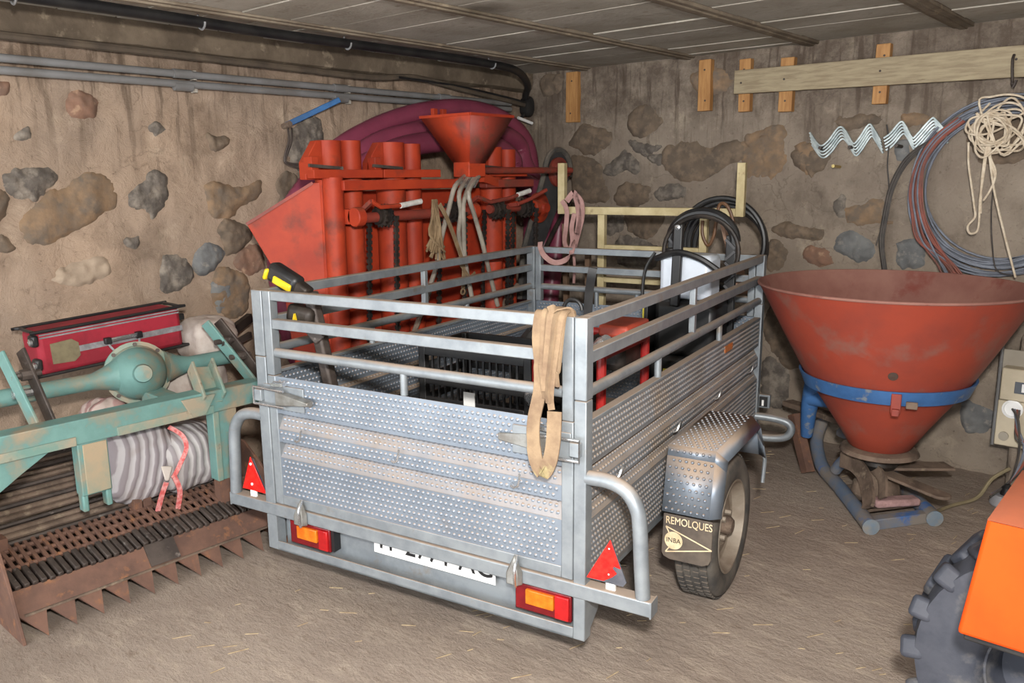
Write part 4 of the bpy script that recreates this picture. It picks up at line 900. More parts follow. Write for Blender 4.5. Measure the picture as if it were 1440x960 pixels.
# belt guard and pulleys at the right end
gp = []
for k in range(13):
    a = math.radians(-20 + 200 * k / 12); gp.append((-.40 + .135 * math.cos(a) * 1.0, 1.60 + .135 * math.sin(a)))
gp = [(-.275, 1.56)] + gp[1:] + [(-.62, 1.42), (-.76, 1.10), (-.80, .80), (-.66, .78), (-.56, 1.12)]
b = MB(); b.prism(gp, .02, frame_m((.58, 0, 0), (0, 1, 0), (0, 0, 1))); BG = b.build('belt_guard', mat('dark_grey_sheet', rgb(74, 74, 76), rgb(58, 58, 60), 9, .5, .2), SD)
gl = [(.60, y, z) for y, z in gp[:-2]]
b = MB(); b.tube(gl, .018, 8); b.build('belt', rubber, BG)
disc('pulley', red_dull, SD, (.61, -.42, 1.59), (1, 0, 0), [(0, 0), (.095, 0), (.095, .02), (.07, .03), (.04, .07), (.02, .10), (0, .10)], 26, .5)
disc('pulley', red, SD, (.62, -.64, 1.37), (1, 0, 0), [(0, 0), (.095, 0), (.095, .02), (.06, .035), (.045, .05), (.03, .08), (0, .08)], 26, .5)
tb('guard_stay', blackm, SD, [(.63, -.30, 1.42), (.66, -.52, 1.22), (.70, -.80, .95)], .014, 8)
for pts in ([(560, 520), (585, 460), (604, 410)], [(690, 470), (712, 420), (728, 400)]):
    tb('tie_rod', rust_pale, SD, [onx(x, y, .80) for x, y in pts], .014, 8)
b = MB(); b.cyl((.86, -1.33, .30), (.86, -1.33, 1.10), .05, 12); b.build('press_column', red, SD)
# hanging twine and strap
TWN = thing('twine_bundle', 'brown hank of baling twine hanging from the red machine lever', 'twine', onx(612, 365, .93))
twm = mat('brown_twine', rgb(132, 110, 82), rgb(104, 84, 60), 12, .9, 0, .001, 120)
for k in range(22):
    x0p = 604 + 16 * random.random(); e = (600 + 26 * random.random(), 345 + 22 * random.random())
    tb('strand', twm, TWN, [onx(611 + random.uniform(-3, 3), 281, .905), onx((x0p + 611) / 2 + random.uniform(-3, 3), 305, .925 + random.uniform(-.01, .015)), onx(x0p, 330, .925 + random.uniform(-.02, .02)), onx(*e, .925 + random.uniform(-.02, .02))], .0065, 6, sm=3)
STP = thing('rubber_strap', 'brown strap with eyelet end hanging beside the seed tubes', 'strap', onx(652, 405, .98))
q = [onx(x, y, .94 + .0 * i) for i, (x, y) in enumerate([(618, 287), (630, 310), (643, 345), (652, 375), (651, 405)])]
b = MB(); b.ribbon(smooth_path(q, 4), (0, 1, .2), .022, .006); b.build('band', twm, STP)
b = MB(); b.ribbon([onx(648, 372, .95), onx(660, 390, .95), onx(668, 383, .95)], (0, 1, .2), .016, .006); b.build('band_tail', twm, STP)
b = MB(); c = onx(651, 410, .94); b.tube(arc(c, .014, 0, 2 * PI, 14, (0, 1, 0), (0, 0, 1))[:-1], .005, 6, closed=True); b.build('eyelet', twm, STP)
# ------------------------------------------------------------------ suction hose
HS = thing('suction_hose', 'coil of thick purple suction hose stood up behind the red machine', 'hose', (.2, -1.02, 0))
hm = mat('maroon_ribbed_hose', rgb(140, 64, 86), rgb(118, 52, 72), 3, .4)
low = [(-.10, 1.35), (-.14, .9), (-.30, .42), (-.70, .12), (-1.15, .09), (-1.65, .12), (-2.06, .42), (-2.22, .9), (-2.2, 1.3)]
for X, up, off in ((.13, [(452, 236), (475, 212), (505, 192), (545, 173), (590, 159), (640, 153), (680, 158), (712, 172), (734, 193), (745, 225)], 0), (.265, [(478, 240), (500, 222), (535, 200), (575, 188), (615, 180), (660, 178), (700, 186), (728, 203), (738, 232)], .05), (.40, [(505, 244), (530, 224), (565, 208), (605, 200), (650, 198), (695, 206), (720, 224), (728, 250)], .10)):
    top = [(onx(x, y, X).y, onx(x, y, X).z) for x, y in up]
    lo2 = [(y * (1 - off * .4) - off * .6, z + (.005 if z < .2 else 0)) for y, z in low]
    pth = smooth_path([(X, y, z) for y, z in top + lo2], 24, True)
    b = MB(); b.tube(pth, [.060 + (.0035 if i % 2 else 0) for i in range(len(pth))], 14, closed=True); b.build('coil_turn', hm, HS, ang=1.2)
IB = thing('iron_bar', 'dark iron bar leaning against left wall behind the turquoise upright', 'bar', onx(322, 470, .15))
b = MB(); b.bar(onx(300, 486, .22), onx(352, 446, .12), .03, .045); b.build('bar', blackm, IB)
b = MB(); b.bar(onx(316, 492, .2), onx(352, 470, .12), .02, .03); b.build('bar_end', rust_dark, IB)
# ------------------------------------------------------------------ pipes and cables along the left wall and ceiling
for z, r, lab in ((2.064, .0185, 'upper grey plastic conduit pipe running along the left wall'), (2.006, .0185, 'lower grey plastic conduit pipe running along the left wall')):
    T = thing('conduit_pipe', lab, 'pipe', (.055, -2.0, z))
    tb('pipe', pvc, T, [(.062, -6.3, z), (.062, -.25, z + .02 * (z < 2.05))], r - .001, 14)
    for y in (-4.5, -2.66, -1.72, -.9):
        tb('coupling', pvc, T, [(.062, y - .045, z + .001), (.062, y + .045, z + .001)], r + .0035, 14)
        b = MB(); b.bb(.022, .06, y + .06, y + .075, z - r - .004, z + r + .004); b.build('clip', mat('pale_plastic', rgb(170, 164, 154)), T)
BP = thing('black_pipe', 'black plastic water pipe fixed under the ceiling near the left wall', 'pipe', (.44, -2.5, 2.25))
tb('pipe', blackp, BP, [(.45, -6.3, 2.245), (.45, -3.3, 2.245), (.43, -2.4, 2.24), (.43, -1.4, 2.245), (.44, -.9, 2.24), (.38, -.55, 2.23), (.22, -.25, 2.18), (.10, -.13, 2.12), (.085, -.10, 2.05)], .024, 12, sm=6)
for y in (-3.5, -2.75, -1.95, -.85):
    tb('bracket', pvc, BP, arc((.44, y, 2.242), .029, 0, PI, 10, (1, 0, 0), (0, 0, -1)) + [(.411, y, 2.28)], .005, 6)
CB = thing('dark_cable', 'dark sagging cable running below the concrete ledge to the corner', 'cable', (.07, -2.0, 2.15))
tb('cable', mat('grimy_cable', rgb(70, 60, 50), rgb(92, 80, 66), 6, .8), CB, [(.065, -6.2, 2.15), (.07, -3.6, 2.152), (.07, -2.9, 2.15), (.07, -2.1, 2.145), (.07, -1.5, 2.14), (.075, -1.15, 2.165), (.08, -.7, 2.12), (.09, -.3, 2.08), (.095, -.14, 2.06)], .018, 8, sm=6)
tb('thin_cable', blackp, CB, [(.09, -1.3, 2.155), (.09, -.8, 2.14), (.10, -.35, 2.10), (.11, -.14, 2.075)], .008, 6, sm=5)
JB = thing('cable_joint', 'black taped cable joint in the corner below the ceiling', 'cable joint', (.07, -.07, 2.0))
blob((.075, -.085, 2.055), (.05, .05, .07), 3, .06, 5, 20, 12).build('wrap', blackp, JB)
tb('cable_tail', blackp, JB, [(.08, -.09, 2.02), (.07, -.15, 1.97), (.06, -.22, 1.92), (.055, -.24, 1.85)], .012, 8, sm=4)
tb('white_tube', whitep, JB, [(.09, -.20, 1.97), (.12, -.08, 1.935)], .011, 8)
BS = thing('blue_bar', 'blue painted metal bar sticking out of the left wall below the pipes', 'bar', onx(402, 176, .03))
b = MB(); b.bar(onx(402, 176, .02), onx(478, 140, .13), .014, .03); b.build('bar', mat('blue_bar_paint', rgb(52, 104, 158), rgb(44, 84, 128), 14, .45), BS, bevel=.004)
tb('stub', rust_pale, BS, [onx(398, 178, -.01), onx(408, 174, .05)], .017, 8)
WR = thing('bent_wire', 'rusty bent wire hook hanging on the left wall below the blue bar', 'wire', onx(400, 230, .04))
for k in (0, 1):
    tb('wire', rust_dark, WR, [onx(405 + 5 * k, 180, .01), onx(406 + 4 * k, 198, .04), onx(400 + 2 * k, 222, .045), onx(404 + k, 231 - 2 * k, .045), onx(422, 236 - 5 * k, .05), onx(434, 237 - 6 * k, .05)], .006, 6, sm=4)
# ------------------------------------------------------------------ back wall: cleats, plank, strips
labs = ['short pine cleat nailed high beside the corner', 'pine cleat standing alone left of the long plank', 'pine cleat behind the left end of the long plank', 'pine cleat crossing the plank, second from its left end', 'pine cleat crossing the plank above the wavy strips']
for (x0, y0, x1, y1), lb in zip(((797, 98, 813, 172), (983, 84, 1000, 156), (1040, 83, 1056, 157), (1097, 81, 1116, 157), (1230, 62, 1250, 146)), labs):
    a = ony(x0, (y0 + y1) / 2, -.03); c = ony(x1, (y0 + y1) / 2, -.03); zt = min(ony((x0 + x1) / 2, y0, -.03).z, 2.262); zb = ony((x0 + x1) / 2, y1, -.03).z
    CT = thing('wood_cleat', lb, 'wood block', ((a.x + c.x) / 2, -.02, zb), group='pine cleats on the back wall')
    b = MB(); b.box(((a.x + c.x) / 2, -.019, (zt + zb) / 2), (c.x - a.x, .045, zt - zb), Matrix.Rotation(random.uniform(-.02, .02), 3, 'Y')); b.build('block', wood_new, CT, bevel=.003)
    for z in (zt - .06, zb + .06):
        b = MB(); b.lathe([(.006, 0), (.006, .002), (0, .003)], 8, frame_m(((a.x + c.x) / 2 + random.uniform(-.01, .01), -.042, z), (1, 0, 0), (0, 0, 1))); b.build('nail', rust_dark, CT)
PK = thing('plank', 'long weathered plank mounted horizontally across the pine cleats', 'plank', (2.4, -.055, 2.02))
b = MB(); b.add([(1.655, -.043, 2.03), (1.655, -.043, 2.163), (3.55, -.043, 2.150), (3.55, -.043, 2.000), (1.655, -.075, 2.03), (1.655, -.075, 2.163), (3.55, -.075, 2.150), (3.55, -.075, 2.000)], [(0, 1, 2, 3), (7, 6, 5, 4), (0, 4, 5, 1), (1, 5, 6, 2), (2, 6, 7, 3), (3, 7, 4, 0)]); b.build('board', wood_old, PK, bevel=.003)
for x in (1.70, 1.96, 2.48, 3.1):
    b = MB(); b.lathe([(.006, 0), (.006, .002), (0, .003)], 8, frame_m((x, -.0755, 2.09), (1, 0, 0), (0, 0, 1))); b.build('nail', rust_dark, PK)
tb('hook', rust_dark, PK, [(3.09, -.08, 2.11), (3.09, -.10, 2.08), (3.10, -.11, 1.99), (3.11, -.13, 1.96), (3.12, -.13, 1.99)], .007, 6, sm=3)
zinc = mat('bright_corrugated_zinc', rgb(186, 194, 192), rgb(140, 150, 150), 20, .35, .35)
ordn = ['lowest', 'second lowest', 'middle', 'second highest', 'topmost']
for side, pts in (('left', [(1142, 195), (1156, 213), (1168, 207), (1183, 188), (1192, 192), (1203, 210), (1211, 204), (1225, 184), (1232, 190), (1242, 207)]), ('right', [(1246, 203), (1256, 196), (1270, 180), (1277, 186), (1286, 202), (1293, 198), (1313, 176), (1320, 178), (1333, 193)])):
    for k in range(5):
        q = smooth_path([ony(x - .8 * k, y + 8 - 4.2 * k, -.035 - .014 * k) for x, y in pts], 4)
        mb_ = MB(); mb_.ribbon(q, Vector((0, 1, .1)), .013, .0085)
        tag(mb_.build('wavy_strip', zinc, None), '%s shiny zigzag metal strip in the %s bundle on the wall' % (ordn[k], side), 'metal strip', 'zigzag strips, %s bundle' % side)
for x, z in ((2.28, 1.60), (2.20, 1.70), (2.36, 1.70), (2.60, 1.70), (2.76, 1.71)):
    t = tag(tb('wall_peg', rust_dark if z > 1.65 else mat('brass_peg', rgb(190, 170, 110), metal=.8, rough=.3), None, [(x, .02, z), (x, -.11, z + .005)], .009, 8), {2.28: 'small brass peg in the wall below the wavy strips', 2.20: 'iron peg under the left part of the left wavy strips', 2.36: 'iron peg under the right part of the left wavy strips', 2.60: 'iron peg under the left part of the right wavy strips', 2.76: 'iron peg under the right part of the right wavy strips'}[x], 'peg', 'wall pegs')
# ------------------------------------------------------------------ cables and rope on the back wall
cgrey = mat('blue_grey_cable', rgb(120, 126, 138), rgb(96, 100, 110), 10, .5); cred = mat('red_brown_cable', rgb(140, 78, 66), rgb(110, 70, 60), 10, .55); cblk = mat('dark_cable_skin', rgb(60, 56, 54), rgb(84, 78, 72), 10, .6)
CG = thing('cable_coil', 'thick round coil of blue-grey cable hanging on the back wall', 'cable coil', (3.08, -.05, 1.05))
for k in range(20):
    rr = .350 + .065 * random.random(); cx = 3.085 + random.uniform(-.02, .02); cz = 1.50 + random.uniform(-.03, .02); pts = []
    for i in range(48):
        a = 2 * PI * i / 48; pts.append((cx + rr * math.cos(a) * (1.0 + .02 * math.sin(2 * a + k)), -.03 - .006 * (k % 8), cz + rr * math.sin(a) * 1.02))
    tb('cable_turn', cgrey, CG, pts, .0058, 6, closed=True)
CR = thing('cable_bundle', 'bundle of red-brown cables curving down behind the spreader hopper', 'cable coil', (2.75, -.07, 1.05))
for k in range(16):
    o = random.uniform(-11, 11); e = random.uniform(0, 34); pts = [(1352, 168), (1318, 195), (1296, 228), (1288 + o * .4, 268), (1292 + o * .5, 305), (1304 + o, 340), (1318 + e, 372), (1328 + e * 1.4, 396)]
    tb('cable', cred if k % 4 else cgrey, CR, [ony(x + o * .5, y + o * .25, -.09 - .007 * (k % 5)) for x, y in pts], .005, 6, sm=5)
CK = thing('cable_bundle', 'bundle of dark cables bending down left of the coiled cables', 'cable coil', (2.6, -.07, 1.05))
for k in range(7):
    o = random.uniform(-7, 7); pts = [(1345, 180), (1305, 202), (1275, 226), (1255, 262), (1246, 300), (1240, 340), (1244, 378), (1246, 400)]
    tb('cable', cblk, CK, [ony(x + o * .6, y + o * .4, -.06 - .006 * (k % 4)) for x, y in pts], .006, 6, sm=5)
CT1 = tag(tb('wire', cblk, None, [ony(x, y, -.05) for x, y in ((1247, 175), (1250, 200), (1248, 232), (1250, 270), (1242, 310), (1232, 345))], .004, 6, sm=4), 'single thin wire hanging from a nail left of the cables', 'wire')
RP = thing('rope', 'tangled hank of white rope hanging from the plank hook', 'rope', ony(1400, 390, -.14))
rp = []
for k in range(13):
    cx_ = 1398 + random.uniform(-16, 18); cy_ = 165 + random.uniform(-18, 30); ra = random.uniform(22, 44); rb = random.uniform(14, 34); ro = random.uniform(-.9, .5)
    for i in range(9):
        a = 2 * PI * i / 9 + k; x = cx_ + ra * math.cos(a) * math.cos(ro) - rb * math.sin(a) * math.sin(ro); y = cy_ + ra * math.cos(a) * math.sin(ro) + rb * math.sin(a) * math.cos(ro)
        rp.append(ony(x, y, -.14 + random.uniform(-.035, .03)))
tb('tangle', ropem, RP, rp, .0052, 7, sm=5)
for pts in ([(1362, 200), (1362, 230), (1366, 260), (1370, 290), (1371, 305), (1361, 318), (1364, 328), (1374, 325), (1377, 308), (1378, 280), (1384, 240), (1389, 200)], [(1392, 180), (1384, 225), (1380, 262), (1379, 300)], [(1386, 200), (1394, 232), (1399, 250), (1392, 268), (1383, 282)], [(1390, 205), (1397, 262), (1410, 320), (1428, 390)], [(1398, 170), (1392, 215), (1400, 240), (1398, 255)]):
    tb('strand', ropem, RP, [ony(x, y, -.15) for x, y in pts], .0052, 7, sm=5)
tb('thin_cord', cblk, RP, [ony(x, y, -.12) for x, y in ((1398, 255), (1394, 300), (1396, 350), (1402, 380), (1425, 387))], .003, 5, sm=5)
# ------------------------------------------------------------------ electric box on the pier
YB = -.215
EB = thing('socket_box', 'cream electrical box with meter window on the low pier at right', 'electric box', (3.4, -.24, .25))
def ey(x, y): q = ony(x, y, YB); return q.x, q.z
xl, zt = ey(1415, 512); _, zm = ey(1420, 560); _, zb = ey(1420, 622)
bx('backboard', mat('pale_board', rgb(160, 152, 138), rgb(146, 138, 124), 5, .7), EB, xl - .03, 3.62, YB - .008, YB, zb - .02, .72)
bx('meter_box', beige_box, EB, xl, 3.60, YB - .09, YB - .008, zm + .01, zt, bevel=.006)
WN = bx('window', mat('smoky_window', rgb(90, 96, 104), rough=.15), EB, xl + .06, 3.55, YB - .094, YB - .089, zm + .05, zt - .06)
bx('switch', whitep, WN, xl + .09, xl + .12, YB - .10, YB - .093, zm + .06, zm + .10)
bx('outlet_box', beige_box, EB, xl - .005, 3.58, YB - .075, YB - .008, zb, zm + .005, bevel=.005)
disc('outlet', whitep, EB, (xl + .06, YB - .076, zb + .19), (0, -1, 0), [(.045, 0), (.045, .01), (.036, .012), (.034, .004), (0, .004)], 24)
disc('knob', mat('pale_board', rgb(160, 152, 138)), EB, (xl + .035, YB - .076, zb + .05), (0, -1, 0), [(.022, 0), (.022, .01), (.008, .012), (0, .012)], 16)
tb('conduit', pvc, EB, [(xl - .02, YB - .015, zb - .02), (xl - .02, YB - .015, .74), (xl + .01, YB - .005, .86), (xl + .05, YB + .05, .93)], .008, 8)
for k in range(4):
    tb('lead', (cblk, cgrey, cred, cblk)[k], EB, [(xl + .06 + .01 * k, YB - .08, zb + .19), (xl + .10, YB - .16, zb + .16 - .03 * k), (xl + .12 + .02 * k, YB - .17, zb + .02), (xl + .10, YB - .18, .12), (xl + .04, YB - .22 - .02 * k, .055)], .006, 6, sm=4)
PL = thing('plug_adapter', 'round grey plug connector standing on floor below the electric box', 'plug', (3.318, -.42, 0))
disc('body', mat('grey_plastic', rgb(150, 150, 154), rgb(132, 130, 132), 8, .5), PL, (3.318, -.42, 0), (0, 0, 1), [(.0, 0), (.062, 0), (.070, .01), (.066, .05), (.056, .058), (0, .058)], 26)
disc('collar', blackp, PL, (3.318, -.42, .058), (0, 0, 1), [(.03, 0), (.026, .035), (.012, .05), (0, .05)], 18)
tb('lead', mat('khaki_cord', rgb(136, 124, 96), rgb(112, 100, 78), 10, .8), PL, [(3.30, -.30, .15), (3.24, -.36, .10), (3.20, -.45, .02), (3.13, -.60, .012), (3.09, -.74, .012), (3.10, -.80, .012)], .009, 7, sm=5)
# ------------------------------------------------------------------ fertilizer spreader
SX, SY = 2.845, -.835
SPR = thing('fertilizer_spreader', 'large faded red cone hopper spreader with blue band and floor frame', 'farm implement', (SX, SY, 0))
Mz = Matrix.Translation((SX, SY, 0))
b = MB(); b.lathe([(.105, .30), (.135, .315), (.20, .42), (.345, .635), (.468, .86), (.578, 1.066), (.583, 1.072)], 64, Mz); 
b.f = [f for f in b.f if len(f) == 4]; HP = b.build('hopper', red_spread, SPR, ang=.9)
b = MB(); b.lathe([(.575, 1.072), (.570, 1.064), (.460, .86), (.337, .635), (.19, .42), (.1, .32), (0, .318)], 64, Mz); b.f = [f for f in b.f if len(f) == 4]; b.build('hopper_inside', red_in, HP, ang=.9)
b = MB(); b.tube([(SX + .580 * math.cos(a), SY + .580 * math.sin(a), 1.07) for a in [2 * PI * i / 72 for i in range(72)]], .0065, 8, closed=True); b.build('rim', red_in, HP)
b = MB(); b.lathe([(.342, .60), (.352, .60), (.378, .665), (.368, .665)], 56, Mz, closed=True); BN = b.build('band', blue, SPR, ang=.5)
aN = math.atan2(CAM.y - SY, CAM.x - SX); dN = Vector((math.cos(aN), math.sin(aN), 0)); tN = Vector((-dN.y, dN.x, 0))
c = Vector((SX, SY, .615)) + dN * .372 + tN * .05
b = MB(); b.box(c, (.012, .04, .085), Matrix.Rotation(aN, 3, 'Z')); b.box(c + tN * .0 - Vector((0, 0, .035)) + dN * .008, (.03, .03, .03), Matrix.Rotation(aN, 3, 'Z')); b.build('band_clamp', red_dull, BN, bevel=.003)
b = MB(); b.box(c + tN * .06 + dN * .006, (.014, .045, .03), Matrix.Rotation(aN, 3, 'Z')); b.build('band_lug', rust_pale, BN, bevel=.003)
disc('hopper_plug', mat('dark_grommet', rgb(70, 54, 46), rgb(90, 66, 54), 20, .7), HP, Vector((SX, SY, .74)) + dN * .398 + tN * .03, dN + Vector((0, 0, -.35)), [(.02, -.004), (.02, .006), (0, .008)], 14)
disc('collar', rust_pale, SPR, (SX, SY, .272), (0, 0, 1), [(.0, 0), (.15, 0), (.175, .012), (.165, .03), (.13, .04), (0, .04)], 32)
disc('neck', blackm, SPR, (SX, SY, .20), (0, 0, 1), [(.07, 0), (.09, .03), (.08, .075), (0, .075)], 20)
disc('gearbox', rust_pale, SPR, (SX, SY, .05), (0, 0, 1), [(.0, 0), (.09, 0), (.11, .03), (.10, .08), (.07, .11), (.055, .16), (0, .16)], 20)
# frame on the floor
A_ = Vector((-.577, .817, 0)); B_ = Vector((.817, .577, 0))
F1 = Vector((2.925, -1.150, .035)); F2 = Vector((3.115, -.875, .035))
tb('frame_tube', bluedusty, SPR, [F1, F1 + A_ * .45 + Vector((0, 0, .0)), F1 + A_ * .72 + B_ * -.02 + Vector((0, 0, .02)), F1 + A_ * .92 + B_ * .0 + Vector((0, 0, .10)), F1 + A_ * 1.02 + B_ * .06 + Vector((0, 0, .20))], .035, 14, sm=4)
tb('frame_tube', bluedusty, SPR, [F2, F2 + A_ * .50, F2 + A_ * .75 + Vector((0, 0, .03)), F2 + A_ * .86 + Vector((0, 0, .16))], .035, 14, sm=4)
for F_ in (F1, F2):
    disc('end_cap', mat('dusty_blue_cap', rgb(104, 118, 130), rgb(130, 124, 116), 14, .7), SPR, F_ - A_ * .004, -A_, [(.037, 0), (.037, .006), (0, .009)], 18)
b = MB(); b.bar(F1 + A_ * .05 + Vector((0, 0, -.01)), F2 + A_ * .05 + Vector((0, 0, -.01)), .05, .05); b.build('cross_bar', bluedusty, SPR, bevel=.004)
b = MB(); b.bar(F1 + A_ * .16 + Vector((0, 0, .02)), F2 + A_ * .16 + Vector((0, 0, .02)), .09, .012); b.build('cross_plate', rust_pale, SPR, bevel=.002)
b = MB(); b.bar(F1 + A_ * .40, F2 + A_ * .40, .07, .05); b.build('cross_bar', rust_pale, SPR, bevel=.004)
tb('drawbar_arm', bluedusty, SPR, [F1 + A_ * .55 + Vector((0, 0, .06)), (2.66, -.75, .17), (2.72, -.80, .21), (2.80, -.83, .22)], .028, 12, sm=4)
tb('rail_arm', bluedusty, SPR, [(2.56, -.52, .24), (2.72, -.66, .25), (2.80, -.80, .24)], .026, 12, sm=3)
def blade(name, pts, w, m=rust_pale):
    b = MB(); b.ribbon(smooth_path(pts, 5), [(0, 0, 1)] * (5 * (len(pts) - 1) + 1) if False else Vector((0, 0, 1)), w, .012); return b.build(name, m, SPR, bevel=.002)
b = MB(); b.bar((SX + .03, SY - .05, .205), (3.15, -.95, .175), .085, .014); b.lathe([(.042, -.007), (.042, .007), (0, .008)], 14, Matrix.Translation((3.15, -.95, .175))); b.build('spinner_blade', rust_pale, SPR, bevel=.004)
b = MB(); b.bar((SX + .03, SY + .02, .21), (3.10, -.60, .20), .10, .014); b.build('spinner_blade', rust_pale, SPR, bevel=.004)
b = MB(); b.ribbon(smooth_path([(2.68, -.85, .21), (2.76, -.90, .215), (2.83, -.97, .19), (2.88, -1.05, .12), (2.885, -1.08, .09)], 5), [Vector((.6, -.3, .6))] * 21, .075, .014); b.build('spinner_blade', rust_pale, SPR)
b = MB(); b.ribbon(smooth_path([(2.70, -.78, .215), (2.80, -.86, .225), (2.90, -.95, .20), (2.93, -1.02, .13)], 5), [Vector((.6, -.3, .6))] * 16, .05, .012); b.build('spinner_blade', rust_pale, SPR)
b = MB(); b.bar((2.20, -.35, .30), (2.74, -.62, .31), .075, .03); b.build('side_plank', rust_pale, SPR, bevel=.004)
b = MB(); b.bar((2.32, -.55, .30), (2.44, -.62, .02), .05, .05); b.build('stand_leg', rust, SPR)
tb('mast', blue, SPR, [(2.42, -.62, .22), (2.44, -.66, .40), (2.475, -.70, .55), (2.52, -.74, .63)], [.03, .042, .046, .03], 14, sm=4)
tb('mast_brace', blue, SPR, [(2.45, -.68, .44), (2.62, -.72, .46), (2.72, -.76, .46)], .04, 12)
tb('mast', blue, SPR, [F2 + A_ * .86 + Vector((0, 0, .16)), (2.66, -.36, .46), (2.70, -.50, .62)], .034, 12, sm=3)
b = MB(); b.bar((2.885, -1.0, .088), (3.03, -.84, .088), .07, .035); b.build('rag', mat('faded_pink_rag', rgb(170, 136, 134), rgb(140, 110, 106), 20, .9, 0, .003, 60), SPR, bevel=.012)
# ------------------------------------------------------------------ orange machine at the lower right
OM = thing('garden_tractor', 'bright orange tractor hood over a big dusty lugged tyre, lower right corner', 'tractor', (3.80, -2.55, 0))
TC = Vector((3.80, -2.50, .365)); RA = .362
Mt = frame_m(TC, (1, 0, 0), (0, 0, 1))     # local z = -y (towards the viewer)
b = MB(); b.lathe([(.17, -.09), (.19, -.11), (.27, -.12), (.325, -.105), (.338, -.06), (.342, 0), (.338, .06), (.325, .105), (.27, .12), (.19, .11), (.17, .09)], 48, Mt, closed=True); TY = b.build('tyre', navy, OM, ang=.9)
for k in range(18):
    for s_ in (-1, 1):
        a = 2 * PI * (k + (.5 if s_ > 0 else 0)) / 18
        b = MB(); b.box((.330, 0, s_ * .054), (.060, .058, .125)); M2 = Mt @ Matrix.Rotation(a, 4, 'Z') @ Matrix.Rotation(s_ * .45, 4, 'X'); b.v = [M2 @ v for v in b.v]; b.build('lug', navy, TY, bevel=.012)
disc('wheel_rim', navy, OM, TC, (0, -1, 0), [(.175, -.08), (.18, .09), (.165, .09), (.14, .03), (.05, .02), (0, .02)], 36)
tb('axle', blackm, OM, [TC + Vector((0, -.02, 0)), TC + Vector((0, .75, 0))], .035, 12)
TC2 = TC + Vector((0, .75, 0)); Mt2 = frame_m(TC2, (1, 0, 0), (0, 0, 1))
xL, yF = 3.625, -2.845
b = MB()
q = [onplane(x, y, (0, yF, 0), (0, 1, 0)) for x, y in ((1348, 885), (1382, 740))]
b.add([(q[0].x, yF - .02, q[0].z), (4.5, yF - .02, q[0].z), (4.5, yF + .04, q[1].z), (q[1].x, yF + .04, q[1].z), (q[0].x, yF + .5, q[0].z), (4.5, yF + .5, q[0].z), (4.5, yF + .44, q[1].z), (q[1].x, yF + .44, q[1].z)], [(0, 1, 2, 3), (5, 4, 7, 6), (1, 5, 6, 2), (0, 3, 7, 4), (0, 4, 5, 1)]); HD = b.build('hood', orange, OM, bevel=.008)
b = MB(); b.add([(q[1].x, yF + .04, q[1].z + .001), (4.5, yF + .04, q[1].z + .001), (4.5, yF + .44, q[1].z + .001), (q[1].x, yF + .44, q[1].z + .001), (q[1].x + .03, yF + .07, q[1].z + .012), (4.47, yF + .07, q[1].z + .012), (4.47, yF + .41, q[1].z + .012), (q[1].x + .03, yF + .41, q[1].z + .012)], [(0, 1, 5, 4), (1, 2, 6, 5), (2, 3, 7, 6), (3, 0, 4, 7), (4, 5, 6, 7), (3, 2, 1, 0)]); b.build('hood_top', orange_top, OM)
bx('sticker', mat('worn_label', rgb(190, 170, 140), rgb(220, 150, 110), 20, .6), HD, 3.79, 3.84, yF - .018, yF + .0, q[0].z + .11, q[0].z + .16, bevel=0)
bx('hood_edge', blackp, OM, q[0].x + .01, 4.48, yF, yF + .48, q[0].z - .02, q[0].z, bevel=.004)
bx('engine', blackm, OM, 3.95, 4.45, -2.80, -1.9, .25, .57, bevel=.02)
bx('gear_case', blackm, OM, 3.74, 3.98, -2.33, -1.98, .20, .50, bevel=.03)
b = MB(); b.lathe([(.17, -.09), (.19, -.11), (.27, -.12), (.325, -.105), (.345, -.06), (.36, 0), (.345, .06), (.325, .105), (.27, .12), (.19, .11), (.17, .09)], 40, frame_m((4.6, -2.2, .365), (0, 1, 0), (0, 0, 1)), closed=True); b.build('tyre', navy, OM, ang=.9)
# ------------------------------------------------------------------ wooden rack behind the trailer
RK = thing_t('wooden_rack', 'yellowed timber rack frame standing behind the front of the trailer', 'rack', (.65, 2.33, 0))
for nm, x0, x1, z0, z1 in (('upright', .055, .098, 1.345, 1.64), ('upright', 1.112, 1.155, 1.345, 1.625), ('crossbar', .099, 1.111, 1.345, 1.388), ('post', .315, .357, 0, 1.344), ('post', .92, .962, 0, 1.344), ('rail', .358, .919, 1.135, 1.172), ('rail', .358, .919, .955, .985), ('rail', .358, .919, .5, .54)):
    bx(nm, wood_yel, RK, x0, x1, 2.31, 2.35, z0, z1, bevel=.002)
for x in (.336, .941):
    bx('foot', wood_yel, RK, x - .02, x + .02, 2.18, 2.31, 0, .04)
LN = thing_t('timber_pole', 'brown timber pole leaning on the rack beside the red machine', 'pole', (.06, 2.45, 0))
b = MB(); b.bar((.08, 2.42, 0), (.04, 2.44, 1.28), .03, .03); b.build('pole', mat('brown_timber', rgb(110, 86, 66), rgb(88, 68, 52), 9, .8), LN)
LN2 = thing_t('timber_pole', 'short brown timber pole standing under the pink strap', 'pole', (.22, 2.45, 0))
b = MB(); b.bar((.22, 2.42, 0), (.20, 2.43, 1.12), .03, .03); b.build('pole', MATS['brown_timber'], LN2)
